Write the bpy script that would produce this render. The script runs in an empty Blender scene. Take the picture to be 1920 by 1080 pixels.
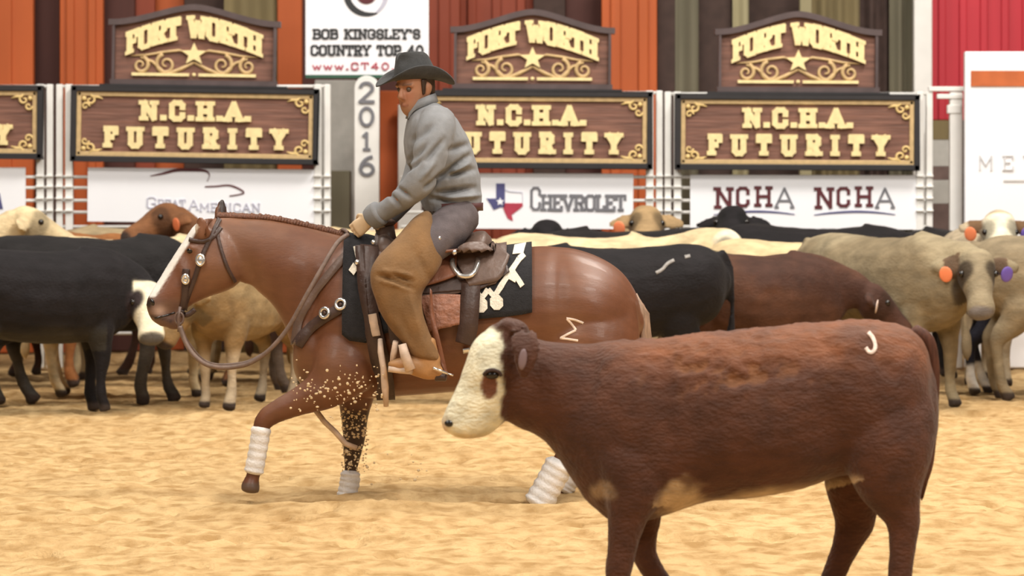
import bpy, bmesh, math, random
import numpy as np
from mathutils import Vector, Matrix, noise as mnoise
from mathutils.bvhtree import BVHTree

scene = bpy.context.scene
COL = scene.collection
FPX = 6000.0      # focal length in pixels of the 1920 wide frame
CAMH = 1.45       # camera height
HORY = 375.0      # pixel row of the horizon

# ------------------------------------------------------------------ camera, world, light, exposure
cam_data = bpy.data.cameras.new('camera')
cam = bpy.data.objects.new('camera', cam_data); COL.objects.link(cam)
cam.location = (0, 0, CAMH); cam.rotation_euler = (math.pi/2, 0, 0)
cam_data.sensor_width = 36.0; cam_data.lens = FPX/1920*36.0
cam_data.shift_y = -(540-HORY)/1920.0
cam_data.clip_end = 200
cam_data.dof.use_dof = True; cam_data.dof.focus_distance = 14.5; cam_data.dof.aperture_fstop = 4.5
scene.camera = cam

world = bpy.data.worlds.new('arena_world'); scene.world = world; world.use_nodes = True
wbg = world.node_tree.nodes['Background']
wbg.inputs[0].default_value = (1.0, 0.92, 0.84, 1); wbg.inputs[1].default_value = 0.12

def area_light(name, loc, target, sx, sy, energy, color=(1, .94, .86)):
    l = bpy.data.lights.new(name, 'AREA'); l.shape = 'RECTANGLE'; l.size = sx; l.size_y = sy
    l.energy = energy; l.color = color
    o = bpy.data.objects.new(name, l); COL.objects.link(o); o.location = loc
    d = Vector(target)-Vector(loc); o.rotation_euler = d.to_track_quat('-Z', 'Y').to_euler()
    return o
for i, (x, y) in enumerate([(-5, 7), (5, 7), (-5, 15), (5, 15), (-5, 22), (5, 22)]):
    area_light('arena_ceiling_lamp', (x, y, 11.0), (x*0.6, y+3.0, 0), 4.5, 2.0, 1000 if x > 0 else 620)
area_light('arena_flood_lamp', (-7, 1, 8.0), (0, 24, 1), 3.5, 2.0, 260)
area_light('arena_flood_lamp', (7, 1, 8.0), (0, 24, 1), 3.5, 2.0, 380)

scene.view_settings.view_transform = 'Standard'
scene.view_settings.look = 'None'
scene.view_settings.exposure = 0.0
scene.view_settings.gamma = 1.0
scene.view_settings.use_curve_mapping = False
scene.cycles.max_bounces = 6
scene.cycles.use_denoising = True

# ------------------------------------------------------------------ helpers
def P(px, py, d):
    return Vector(((px-960)*d/FPX, d, CAMH-(py-HORY)*d/FPX))
def ray_dir(px, py):
    return Vector(((px-960)/FPX, 1.0, -(py-HORY)/FPX)).normalized()
def srgb(r, g, b):
    f = lambda c: (c/255/12.92) if c/255 <= .04045 else ((c/255+.055)/1.055)**2.4
    return (f(r), f(g), f(b))
def tag(o, label, cat, group=None, kind=None):
    if label: o['label'] = label
    if cat: o['category'] = cat
    if group: o['group'] = group
    if kind: o['kind'] = kind
    return o
def structure(o, label=None, cat='structure'):
    o['kind'] = 'structure'
    if label: o['label'] = label; o['category'] = cat
    return o

_nid = [0]
def make_mat(name, color=(.5, .5, .5), rough=.6, attr=False, nscale=8.0, namt=.12, bump=0.0, bscale=60.0,
             spec=.4, sheen=0.0, metal=0.0, stretch=(1, 1, 1), coat=0.0, namt2=0.0, nscale2=1.5):
    m = bpy.data.materials.new(name); m.use_nodes = True
    nt = m.node_tree; N = nt.nodes; L = nt.links
    b = N['Principled BSDF']
    b.inputs['Roughness'].default_value = rough
    b.inputs['Specular IOR Level'].default_value = spec
    b.inputs['Metallic'].default_value = metal
    b.inputs['Sheen Weight'].default_value = sheen
    b.inputs['Coat Weight'].default_value = coat
    tc = N.new('ShaderNodeTexCoord'); mp = N.new('ShaderNodeMapping'); mp.inputs['Scale'].default_value = stretch
    L.new(tc.outputs['Object'], mp.inputs['Vector'])
    if attr:
        a = N.new('ShaderNodeAttribute'); a.attribute_name = 'Col'; src = a.outputs['Color']
    else:
        a = N.new('ShaderNodeRGB'); a.outputs[0].default_value = (*color, 1); src = a.outputs[0]
    if namt:
        nz = N.new('ShaderNodeTexNoise'); nz.inputs['Scale'].default_value = nscale; nz.inputs['Detail'].default_value = 5
        L.new(mp.outputs[0], nz.inputs['Vector'])
        mr = N.new('ShaderNodeMapRange'); mr.inputs['From Min'].default_value = .3; mr.inputs['From Max'].default_value = .7
        mr.inputs['To Min'].default_value = 1-namt; mr.inputs['To Max'].default_value = 1+namt
        L.new(nz.outputs['Fac'], mr.inputs['Value'])
        vm = N.new('ShaderNodeVectorMath'); vm.operation = 'SCALE'
        L.new(src, vm.inputs[0]); L.new(mr.outputs[0], vm.inputs['Scale']); src = vm.outputs[0]
    if namt2:
        nz = N.new('ShaderNodeTexNoise'); nz.inputs['Scale'].default_value = nscale2; nz.inputs['Detail'].default_value = 3
        L.new(tc.outputs['Object'], nz.inputs['Vector'])
        mr = N.new('ShaderNodeMapRange'); mr.inputs['From Min'].default_value = .3; mr.inputs['From Max'].default_value = .7
        mr.inputs['To Min'].default_value = 1-namt2; mr.inputs['To Max'].default_value = 1+namt2
        L.new(nz.outputs['Fac'], mr.inputs['Value'])
        vm = N.new('ShaderNodeVectorMath'); vm.operation = 'SCALE'
        L.new(src, vm.inputs[0]); L.new(mr.outputs[0], vm.inputs['Scale']); src = vm.outputs[0]
    L.new(src, b.inputs['Base Color'])
    if bump:
        nb = N.new('ShaderNodeTexNoise'); nb.inputs['Scale'].default_value = bscale; nb.inputs['Detail'].default_value = 4
        L.new(mp.outputs[0], nb.inputs['Vector'])
        bp = N.new('ShaderNodeBump'); bp.inputs['Strength'].default_value = bump; bp.inputs['Distance'].default_value = .02
        L.new(nb.outputs['Fac'], bp.inputs['Height']); L.new(bp.outputs[0], b.inputs['Normal'])
    return m

class Mesh:
    """collects shapes for ONE mesh object"""
    def __init__(s): s.v = []; s.f = []; s.mi = []; s.cur = 0
    def add(s, vs, fs):
        o = len(s.v); s.v += [tuple(p) for p in vs]; s.f += [tuple(i+o for i in f) for f in fs]; s.mi += [s.cur]*len(fs)
        return s
    def box(s, c, size, rot=None):
        hx, hy, hz = size[0]/2, size[1]/2, size[2]/2
        vs = [Vector((x*hx, y*hy, z*hz)) for x in (-1, 1) for y in (-1, 1) for z in (-1, 1)]
        if rot is not None: vs = [rot @ v for v in vs]
        vs = [v+Vector(c) for v in vs]
        return s.add(vs, [(0, 1, 3, 2), (4, 6, 7, 5), (0, 4, 5, 1), (2, 3, 7, 6), (0, 2, 6, 4), (1, 5, 7, 3)])
    def prism(s, poly, y0, y1):
        """polygon in the xz plane, given thickness in y"""
        n = len(poly)
        vs = [(p[0], y0, p[1]) for p in poly]+[(p[0], y1, p[1]) for p in poly]
        fs = [tuple(range(n)), tuple(range(2*n-1, n-1, -1))]+[(i, i+n, (i+1) % n+n, (i+1) % n) for i in range(n)]
        return s.add(vs, fs)
    def tube(s, pts, r, seg=8, closed=False):
        pts = [Vector(p) for p in pts]; n = len(pts); rs = r if isinstance(r, (list, tuple)) else [r]*n
        vs = []; fs = []; up = None
        for i, p in enumerate(pts):
            a = pts[(i-1) % n] if (closed or i > 0) else p
            b = pts[(i+1) % n] if (closed or i < n-1) else p
            t = (b-a).normalized()
            if up is None:
                up = t.orthogonal().normalized()
            up = (up-t*up.dot(t)); up = up.normalized() if up.length > 1e-6 else t.orthogonal().normalized()
            w = t.cross(up)
            for k in range(seg):
                an = 2*math.pi*k/seg
                vs.append(p+(up*math.cos(an)+w*math.sin(an))*rs[i])
        m = n if closed else n-1
        for i in range(m):
            for k in range(seg):
                j = (i+1) % n
                fs.append((i*seg+k, i*seg+(k+1) % seg, j*seg+(k+1) % seg, j*seg+k))
        if not closed:
            fs.append(tuple(range(seg-1, -1, -1))); fs.append(tuple((n-1)*seg+k for k in range(seg)))
        return s.add(vs, fs)
    def ball(s, c, r, seg=14, rings=9, rot=None):
        r = Vector(r) if hasattr(r, '__len__') else Vector((r, r, r))
        c = Vector(c); vs = []; fs = []
        for i in range(rings+1):
            th = math.pi*i/rings
            for k in range(seg):
                ph = 2*math.pi*k/seg
                v = Vector((math.sin(th)*math.cos(ph)*r.x, math.sin(th)*math.sin(ph)*r.y, math.cos(th)*r.z))
                if rot is not None: v = rot @ v
                vs.append(c+v)
        for i in range(rings):
            for k in range(seg):
                fs.append((i*seg+k, i*seg+(k+1) % seg, (i+1)*seg+(k+1) % seg, (i+1)*seg+k))
        return s.add(vs, fs)
    def loft(s, rings, **k):
        vs, fs = loft(rings, **k); return s.add(vs, fs)
    def build(s, name, mat, parent=None, smooth=True, origin=None, bevel=0.0, world=True):
        """world=True: vertices are world positions; the root's origin is subtracted"""
        me = bpy.data.meshes.new(name)
        vs = np.array(s.v, dtype=float).reshape(-1, 3)
        if parent is not None:
            if world: vs = vs-np.array(parent.get('_o', (0, 0, 0)))
        elif origin is not None:
            vs = vs-np.array(origin)
        me.from_pydata(vs.tolist(), [], s.f)
        mats = mat if isinstance(mat, (list, tuple)) else [mat]
        for m in mats: me.materials.append(m)
        me.polygons.foreach_set('material_index', s.mi)
        bm = bmesh.new(); bm.from_mesh(me)
        bmesh.ops.remove_doubles(bm, verts=bm.verts, dist=1e-6)
        bmesh.ops.recalc_face_normals(bm, faces=bm.faces); bm.to_mesh(me); bm.free()
        me.polygons.foreach_set('use_smooth', [smooth]*len(me.polygons))
        o = bpy.data.objects.new(name, me); COL.objects.link(o)
        if parent is not None: o.parent = parent; o['_o'] = parent.get('_o', (0, 0, 0))
        else:
            org = origin if origin is not None else (0, 0, 0)
            o.location = org; o['_o'] = tuple(org)
        if bevel:
            bv = o.modifiers.new('bevel', 'BEVEL'); bv.width = bevel; bv.segments = 2; bv.limit_method = 'ANGLE'
        return o
def empty(name, loc, rot=(0, 0, 0)):
    o = bpy.data.objects.new(name, None); COL.objects.link(o); o.location = loc; o.rotation_euler = rot
    o['_o'] = tuple(loc); o.empty_display_size = .1
    return o

# --- lofts: a ring is (centre, u half axis, v half axis, exponent)
def _cr(a, b, c, d, t):
    return 0.5*((2*b)+(-a+c)*t+(2*a-5*b+4*c-d)*t*t+(-a+3*b-3*c+d)*t**3)
def interp_rings(rings, sub):
    arr = np.array([[*r[0], *r[1], *r[2], r[3] if len(r) > 3 else 2.0] for r in rings])
    out = []; n = len(arr)
    for i in range(n-1):
        a = arr[max(i-1, 0)]; b = arr[i]; c = arr[i+1]; d = arr[min(i+2, n-1)]
        for k in range(sub): out.append(_cr(a, b, c, d, k/sub))
    out.append(arr[-1]); return np.array(out)
def loft(rings, sub=4, seg=24, cap=0.35):
    A = interp_rings(rings, sub) if sub > 1 else np.array([[*r[0], *r[1], *r[2], r[3] if len(r) > 3 else 2.0] for r in rings])
    an = np.linspace(0, 2*np.pi, seg, endpoint=False); ca, sa = np.cos(an), np.sin(an)
    vs = []; fs = []; n = len(A)
    ends = []
    if cap:
        def shrink(r, dirv, k):
            q = r.copy(); q[:3] += dirv*k[1]; q[3:9] *= k[0]; return q
        def ext(r, r2):
            d = r[:3]-r2[:3]; L = np.linalg.norm(d); d = d/(L+1e-9)
            return d*min(np.linalg.norm(r[3:6]), np.linalg.norm(r[6:9]))*cap
        d0 = ext(A[0], A[1]); d1 = ext(A[-1], A[-2])
        A = np.vstack([[shrink(A[0], d0, (.35, 1.0))], [shrink(A[0], d0, (.78, .6))], A, [shrink(A[-1], d1, (.78, .6))], [shrink(A[-1], d1, (.35, 1.0))]])
        n = len(A)
    for r in A:
        e = 2.0/max(r[9], 1.0)
        cc = np.sign(ca)*np.abs(ca)**e; ss = np.sign(sa)*np.abs(sa)**e
        p = r[None, :3]+cc[:, None]*r[None, 3:6]+ss[:, None]*r[None, 6:9]
        vs += p.tolist()
    for i in range(n-1):
        for k in range(seg):
            fs.append((i*seg+k, i*seg+(k+1) % seg, (i+1)*seg+(k+1) % seg, (i+1)*seg+k))
    fs.append(tuple(range(seg-1, -1, -1))); fs.append(tuple((n-1)*seg+k for k in range(seg)))
    return vs, fs
def pr(D, ax, ay, bx, by, w, dy=0.0, e=2.0):
    """ring from two outline points of a side view, half width w"""
    A = P(ax, ay, D+dy); B = P(bx, by, D+dy)
    return ((A+B)/2, (A-B)/2, Vector((0, w, 0)), e)
def lb(D, pts, e=2.0):
    """limb rings from (px, py, radius px, half width m, dy)"""
    C = [P(p[0], p[1], D+p[4]) for p in pts]; out = []
    for i, p in enumerate(pts):
        a = C[max(i-1, 0)]; b = C[min(i+1, len(C)-1)]; t = (b-a).normalized()
        side = Vector((0, 1, 0)); side = (side-t*side.dot(t)).normalized(); u = t.cross(side)
        out.append((C[i], u*(p[2]*(D+p[4])/FPX), side*p[3], e))
    return out
def limb3(pts, side=Vector((0, 1, 0)), e=2.0):
    """limb rings from (x,y,z, ra, rb)"""
    C = [Vector(p[:3]) for p in pts]; out = []
    for i, p in enumerate(pts):
        a = C[max(i-1, 0)]; b = C[min(i+1, len(C)-1)]; t = (b-a).normalized()
        s = side-t*side.dot(t)
        s = s.normalized() if s.length > 1e-4 else t.orthogonal().normalized()
        u = t.cross(s); out.append((C[i], u*p[3], s*p[4], e))
    return out

def fuse(chains, voxel, iters=6, sub=4, seg=24):
    """several lofts grown into one continuous surface -> (verts, faces)"""
    M = Mesh()
    for c in chains: M.loft(c, sub=sub, seg=seg)
    me = bpy.data.meshes.new('tmp'); me.from_pydata(M.v, [], M.f)
    bm = bmesh.new(); bm.from_mesh(me)
    bmesh.ops.recalc_face_normals(bm, faces=bm.faces); bm.to_mesh(me); bm.free()
    ob = bpy.data.objects.new('tmp', me); COL.objects.link(ob)
    md = ob.modifiers.new('r', 'REMESH'); md.mode = 'VOXEL'; md.voxel_size = voxel; md.adaptivity = 0
    dg = bpy.context.evaluated_depsgraph_get(); dg.update()
    ev = ob.evaluated_get(dg); m2 = bpy.data.meshes.new_from_object(ev)
    bpy.data.objects.remove(ob); bpy.data.meshes.remove(me)
    n = len(m2.vertices); v = np.empty(n*3); m2.vertices.foreach_get('co', v); v = v.reshape(-1, 3)
    e = np.empty(len(m2.edges)*2, dtype=np.int32); m2.edges.foreach_get('vertices', e); e = e.reshape(-1, 2)
    fs = [tuple(p.vertices) for p in m2.polygons]
    bpy.data.meshes.remove(m2)
    v = smooth_v(v, e, iters)
    return v, fs, e
def smooth_v(v, e, iters, lam=.55, mu=-.57):
    deg = np.bincount(e.ravel(), minlength=len(v)).astype(float)[:, None]; deg[deg == 0] = 1
    for i in range(iters):
        for k in (lam, mu):
            s = np.zeros_like(v)
            for ax in range(3):
                s[:, ax] = np.bincount(e[:, 0], weights=v[e[:, 1], ax], minlength=len(v))+np.bincount(e[:, 1], weights=v[e[:, 0], ax], minlength=len(v))
            v = v+k*(s/deg-v)
    return v
def normals_of(v, fs):
    q = np.array([f if len(f) == 4 else (f[0], f[1], f[2], f[2]) for f in fs if len(f) in (3, 4)])
    n = np.cross(v[q[:, 2]]-v[q[:, 0]], v[q[:, 3]]-v[q[:, 1]]); t = q[:, 2] == q[:, 3]
    if t.any(): n[t] = np.cross(v[q[t, 1]]-v[q[t, 0]], v[q[t, 2]]-v[q[t, 0]])
    out = np.zeros_like(v)
    for k in range(4):
        for ax in range(3): out[:, ax] += np.bincount(q[:, k], weights=n[:, ax], minlength=len(v))
    L = np.linalg.norm(out, axis=1)[:, None]; L[L == 0] = 1
    return out/L
# cheap vectorised value noise
_rng = np.random.RandomState(7); _TAB = _rng.rand(64, 64, 64)
def vnoise(p):
    i = np.floor(p).astype(int); f = p-i; f = f*f*(3-2*f)
    r = 0
    for dx in (0, 1):
        for dy in (0, 1):
            for dz in (0, 1):
                w = (f[:, 0] if dx else 1-f[:, 0])*(f[:, 1] if dy else 1-f[:, 1])*(f[:, 2] if dz else 1-f[:, 2])
                r = r+w*_TAB[(i[:, 0]+dx) % 64, (i[:, 1]+dy) % 64, (i[:, 2]+dz) % 64]
    return r
def fbm(p, o=3):
    r = 0; a = 1; t = 0
    for k in range(o): r = r+a*vnoise(p*2**k+k*17.3); t += a; a *= .5
    return r/t
def to_obj(name, v, fs, mat, parent=None, origin=None, colors=None):
    me = bpy.data.meshes.new(name)
    org = np.array(parent['_o'] if parent is not None else (origin if origin is not None else (0, 0, 0)))
    me.from_pydata((v-org).tolist(), [], fs)
    me.polygons.foreach_set('use_smooth', [True]*len(me.polygons))
    me.materials.append(mat)
    if colors is not None:
        at = me.color_attributes.new('Col', 'FLOAT_COLOR', 'POINT')
        c = np.ones((len(v), 4)); c[:, :3] = colors; at.data.foreach_set('color', c.ravel())
    o = bpy.data.objects.new(name, me); COL.objects.link(o)
    o['_o'] = tuple(float(x) for x in org)
    if parent is not None: o.parent = parent
    else: o.location = org
    return o
def sstep(a, b, x): 
    t = np.clip((x-a)/(b-a), 0, 1); return t*t*(3-2*t)
def mixc(a, b, t): return np.asarray(a)*(1-t[:, None])+np.asarray(b)*t[:, None]
def spline(pts, n):
    pts = np.array(pts, float); m = len(pts); out = []
    for i in range(n):
        t = i/(n-1)*(m-1); k = min(int(t), m-2); f = t-k
        out.append(_cr(pts[max(k-1, 0)], pts[k], pts[k+1], pts[min(k+2, m-1)], f))
    return np.array(out)
CO = Vector((0, 0, CAMH))
def hit(px, py, bvh=None):
    h = (bvh or horse_bvh).ray_cast(CO, ray_dir(px, py))
    if h[0] is None: return None
    return h[0], h[1]
# ------------------------------------------------------------------ floor
def build_floor():
    fine_x = np.arange(-4.6, 4.61, .032); fine_y = np.concatenate([np.arange(6, 13, .05), np.arange(13, 25, .035), np.arange(25, 33, .3)])
    xs = np.concatenate([np.arange(-30, -4.7, 1.3), fine_x, np.arange(4.8, 30, 1.3)])
    ys = np.concatenate([np.arange(-6, 6, 1.0), fine_y, np.array([33, 36])])
    X, Y = np.meshgrid(xs, ys); p = np.stack([X.ravel(), Y.ravel(), np.zeros(X.size)], 1)
    w = sstep(-32, -4.6, -np.abs(p[:, 0]))
    n1 = fbm(p*np.array([1.6, 1.6, 1])+3.1, 4)-.5
    n2 = fbm(p*np.array([5.5, 5.0, 1])+9.7, 3)
    n3 = fbm(p*np.array([13, 11, 1])+1.7, 2)
    hoof = -np.clip(n2-.58, 0, 1)*.30
    z = n1*.06+hoof+(n3-.5)*.034+np.clip(n2-.5, 0, .2)*.05
    # churned furrow where the horse is working
    px = p[:, 0]*FPX/np.maximum(p[:, 1], 1)+960
    py = HORY+CAMH*FPX/np.maximum(p[:, 1], 1)
    f = sstep(330, 450, px)*(1-sstep(1150, 1300, px))
    z += f*(-.06*np.exp(-((p[:, 1]-15.5)/.16)**2)+.035*np.exp(-((p[:, 1]-15.08)/.18)**2))*(0.7+n1*1.2)
    z *= np.where(np.abs(p[:, 0]) < 4.7, 1, .4)
    p[:, 2] = z-.012
    nx, ny = len(xs), len(ys)
    idx = np.arange(nx*ny).reshape(ny, nx)
    fs = np.stack([idx[:-1, :-1].ravel(), idx[:-1, 1:].ravel(), idx[1:, 1:].ravel(), idx[1:, :-1].ravel()], 1)
    m = bpy.data.materials.new('arena_sand'); m.use_nodes = True; nt = m.node_tree; N = nt.nodes; L = nt.links
    b = N['Principled BSDF']; b.inputs['Roughness'].default_value = .95; b.inputs['Specular IOR Level'].default_value = .1
    tc = N.new('ShaderNodeTexCoord')
    def nz(sc, det, st=(1, 1, 1)):
        mp = N.new('ShaderNodeMapping'); mp.inputs['Scale'].default_value = st; L.new(tc.outputs['Object'], mp.inputs[0])
        n = N.new('ShaderNodeTexNoise'); n.inputs['Scale'].default_value = sc; n.inputs['Detail'].default_value = det; L.new(mp.outputs[0], n.inputs['Vector']); return n
    a = nz(.8, 3); c = nz(9, 6, (1, .7, 1)); d = nz(55, 3)
    r1 = N.new('ShaderNodeValToRGB'); e = r1.color_ramp.elements
    e[0].position = .33; e[0].color = (.385, .235, .095, 1); e[1].position = .60; e[1].color = (.60, .415, .205, 1)
    L.new(c.outputs['Fac'], r1.inputs[0])
    mx = N.new('ShaderNodeMix'); mx.data_type = 'RGBA'; mx.blend_type = 'MULTIPLY'; mx.inputs['Factor'].default_value = .5
    r2 = N.new('ShaderNodeValToRGB'); e = r2.color_ramp.elements
    e[0].position = .35; e[0].color = (.82, .74, .66, 1); e[1].position = .65; e[1].color = (1, 1, 1, 1)
    L.new(a.outputs['Fac'], r2.inputs[0]); L.new(r1.outputs[0], mx.inputs['A']); L.new(r2.outputs[0], mx.inputs['B'])
    L.new(mx.outputs['Result'], b.inputs['Base Color'])
    bp = N.new('ShaderNodeBump'); bp.inputs['Strength'].default_value = .8; bp.inputs['Distance'].default_value = .04
    ad = N.new('ShaderNodeMath'); ad.operation = 'ADD'; L.new(c.outputs['Fac'], ad.inputs[0])
    ml = N.new('ShaderNodeMath'); ml.operation = 'MULTIPLY'; ml.inputs[1].default_value = .3; L.new(d.outputs['Fac'], ml.inputs[0]); L.new(ml.outputs[0], ad.inputs[1])
    L.new(ad.outputs[0], bp.inputs['Height']); L.new(bp.outputs[0], b.inputs['Normal'])
    o = to_obj('floor', p, fs.tolist(), m)
    structure(o, 'sandy yellow arena floor churned by hooves', 'floor')
build_floor()

# ------------------------------------------------------------------ materials of the set
M = {}
M['white'] = make_mat('white_paint', (.80, .79, .76), .5, namt=.05, nscale=5)
M['banner'] = make_mat('white_vinyl', (.90, .91, .95), .45, namt=.015, nscale=2)
M['board'] = make_mat('stained_board', (.175, .082, .058), .6, namt=.38, nscale=7, stretch=(.35, 1, 5), bump=.3, bscale=14)
M['blackframe'] = make_mat('black_frame', (.022, .02, .022), .5, namt=.1)
M['darktrim'] = make_mat('dark_trim', (.085, .06, .06), .5, namt=.15)
M['gold'] = make_mat('gold_paint', (.76, .56, .24), .5, namt=.12, nscale=20)
M['goldlt'] = make_mat('pale_gold_paint', (.86, .70, .36), .5, namt=.10, nscale=20)
M['goldtan'] = make_mat('tan_gold_paint', (.58, .41, .20), .5, namt=.14, nscale=20)
M['orange'] = make_mat('orange_panel', (.47, .10, .022), .6, namt=.15, nscale=1.2, stretch=(2, 1, .4))
M['rust'] = make_mat('rust_panel', (.26, .048, .02), .6, namt=.2, nscale=1.2, stretch=(2, 1, .4))
M['maroon'] = make_mat('maroon_panel', (.075, .024, .018), .7, namt=.25, nscale=1.5, stretch=(2, 1, .4))
M['olive'] = make_mat('olive_drape', (.175, .135, .065), .9, namt=.2, nscale=1.5, stretch=(3, 1, .3))
M['greyolive'] = make_mat('grey_drape', (.135, .12, .08), .9, namt=.2, nscale=1.5, stretch=(3, 1, .3))
M['tan'] = make_mat('tan_drape', (.33, .29, .17), .9, namt=.15, nscale=1.5, stretch=(3, 1, .3))
M['darkbrown'] = make_mat('dark_brown', (.055, .032, .026), .8, namt=.2)
M['red'] = make_mat('red_panel', (.50, .028, .045), .5, namt=.10, nscale=1.5, stretch=(3, 1, .3))
M['greywall'] = make_mat('grey_wall', (.42, .41, .38), .8, namt=.1)
M['brownplank'] = make_mat('brown_plank', (.13, .085, .075), .7, namt=.2)
M['ink'] = make_mat('dark_ink', (.03, .032, .035), .5, namt=0)
M['inkgrey'] = make_mat('grey_ink', (.17, .17, .19), .5, namt=.1)
M['inkpale'] = make_mat('pale_ink', (.50, .50, .60), .5, namt=.1)
M['inkred'] = make_mat('red_ink', (.30, .012, .02), .5, namt=.1)
M['inkblue'] = make_mat('blue_ink', (.075, .075, .20), .5, namt=.1)
M['inkrose'] = make_mat('rose_ink', (.42, .04, .075), .5, namt=.1)
M['inkmaroon'] = make_mat('maroon_ink', (.10, .018, .024), .5, namt=.1)

# ------------------------------------------------------------------ block lettering with slab serifs, drawn stroke by stroke
def arc(cx, cy, rx, ry, a0, a1, n=10):
    return [(cx+rx*math.cos(math.radians(a0+(a1-a0)*i/n)), cy+ry*math.sin(math.radians(a0+(a1-a0)*i/n))) for i in range(n+1)]
GL = {
 'A': (.74, [[(.02, 0), (.37, 1), (.72, 0)], [(.15, .34), (.59, .34)]], [(.06, 0), (.68, 0)]),
 'B': (.70, [[(.12, 0), (.12, 1)], [(.02, 1), (.5, 1), (.6, .9), (.6, .62), (.5, .53), (.12, .53)], [(.5, .53), (.64, .42), (.64, .12), (.52, 0), (.02, 0)]], []),
 'C': (.70, [[(.62, .68), (.62, .86), (.5, 1), (.22, 1), (.08, .86), (.08, .14), (.22, 0), (.5, 0), (.62, .14), (.62, .3)]], []),
 'D': (.70, [[(.12, 0), (.12, 1)], [(.02, 1), (.48, 1), (.62, .85), (.62, .15), (.48, 0), (.02, 0)]], []),
 'E': (.66, [[(.12, 0), (.12, 1)], [(.02, 1), (.6, 1), (.6, .78)], [(.12, .52), (.42, .52)], [(.02, 0), (.6, 0), (.6, .22)]], []),
 'F': (.64, [[(.14, 0), (.14, 1)], [(.02, 1), (.6, 1), (.6, .74)], [(.14, .5), (.42, .5)]], [(.14, 0)]),
 'G': (.72, [[(.62, .7), (.62, .86), (.5, 1), (.22, 1), (.08, .86), (.08, .14), (.22, 0), (.5, 0), (.62, .12), (.62, .44), (.4, .44)]], []),
 'H': (.76, [[(.13, 0), (.13, 1)], [(.63, 0), (.63, 1)], [(.13, .5), (.63, .5)]], [(.13, 0), (.13, 1), (.63, 0), (.63, 1)]),
 'I': (.34, [[(.17, 0), (.17, 1)]], [(.17, 0), (.17, 1)]),
 'K': (.74, [[(.13, 0), (.13, 1)], [(.62, 1), (.16, .45)], [(.3, .58), (.64, 0)]], [(.13, 0), (.13, 1), (.62, 1), (.62, 0)]),
 'L': (.62, [[(.13, 0), (.13, 1)], [(.02, 0), (.56, 0), (.56, .26)]], [(.13, 1)]),
 'M': (.92, [[(.12, 0), (.12, 1), (.46, .3), (.8, 1), (.8, 0)]], [(.12, 0), (.8, 0)]),
 'N': (.78, [[(.13, 0), (.13, 1), (.65, 0), (.65, 1)]], [(.13, 0), (.1, 1), (.65, 1)]),
 'O': (.72, [[(.22, 1), (.5, 1), (.64, .86), (.64, .14), (.5, 0), (.22, 0), (.08, .14), (.08, .86), (.22, 1)]], []),
 'P': (.68, [[(.14, 0), (.14, 1)], [(.02, 1), (.5, 1), (.62, .88), (.62, .55), (.5, .43), (.14, .43)]], [(.14, 0)]),
 'R': (.72, [[(.14, 0), (.14, 1)], [(.02, 1), (.5, 1), (.62, .88), (.62, .6), (.5, .48), (.14, .48)], [(.4, .48), (.62, 0)]], [(.14, 0), (.62, 0)]),
 'S': (.66, [[(.56, .72), (.56, .86), (.46, 1), (.2, 1), (.08, .88), (.08, .64), (.2, .53), (.46, .48), (.58, .36), (.58, .12), (.46, 0), (.2, 0), (.08, .14), (.08, .28)]], []),
 'T': (.70, [[(.35, 0), (.35, 1)], [(.05, .74), (.05, 1), (.65, 1), (.65, .74)]], [(.35, 0)]),
 'U': (.76, [[(.13, 1), (.13, .14), (.26, 0), (.5, 0), (.63, .14), (.63, 1)]], [(.13, 1), (.63, 1)]),
 'V': (.74, [[(.04, 1), (.37, 0), (.7, 1)]], [(.08, 1), (.66, 1)]),
 'W': (1.0, [[(.05, 1), (.27, 0), (.5, .75), (.73, 0), (.95, 1)]], [(.08, 1), (.92, 1)]),
 'Y': (.74, [[(.06, 1), (.37, .48), (.68, 1)], [(.37, .48), (.37, 0)]], [(.09, 1), (.65, 1), (.37, 0)]),
 'w': (.8, [[(.05, .62), (.22, 0), (.4, .55), (.58, 0), (.75, .62)]], []),
 'c': (.6, [[(.5, .5), (.4, .62), (.2, .62), (.08, .5), (.08, .12), (.2, 0), (.4, 0), (.5, .12)]], []), 'o': (.6, [[(.2, .62), (.4, .62), (.52, .5), (.52, .12), (.4, 0), (.2, 0), (.08, .12), (.08, .5), (.2, .62)]], []), 'm': (.9, [[(.1, 0), (.1, .62), (.4, .6), (.45, .5), (.45, 0)], [(.45, .5), (.5, .6), (.75, .6), (.8, .5), (.8, 0)]], []),
 '.': (.26, [[(.06, .06), (.2, .06)]], []), "'": (.22, [[(.11, 1), (.11, .75)]], []), ' ': (.42, [], []),
 '0': (.72, [arc(.36, .5, .28, .5, 0, 360, 20)], []),
 '1': (.5, [[(.06, .82), (.25, 1), (.25, 0)]], [(.25, 0)]),
 '2': (.7, [arc(.34, .72, .26, .28, 165, -35, 10)+[(.06, .0), (.64, 0)]], []),
 '4': (.72, [[(.48, 0), (.48, 1), (.06, .32), (.66, .32)]], [(.48, 0)]),
 '6': (.7, [arc(.36, .3, .27, .3, 0, 360, 16), arc(.66, .3, .57, .7, 180, 100, 8)], []),
}
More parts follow.
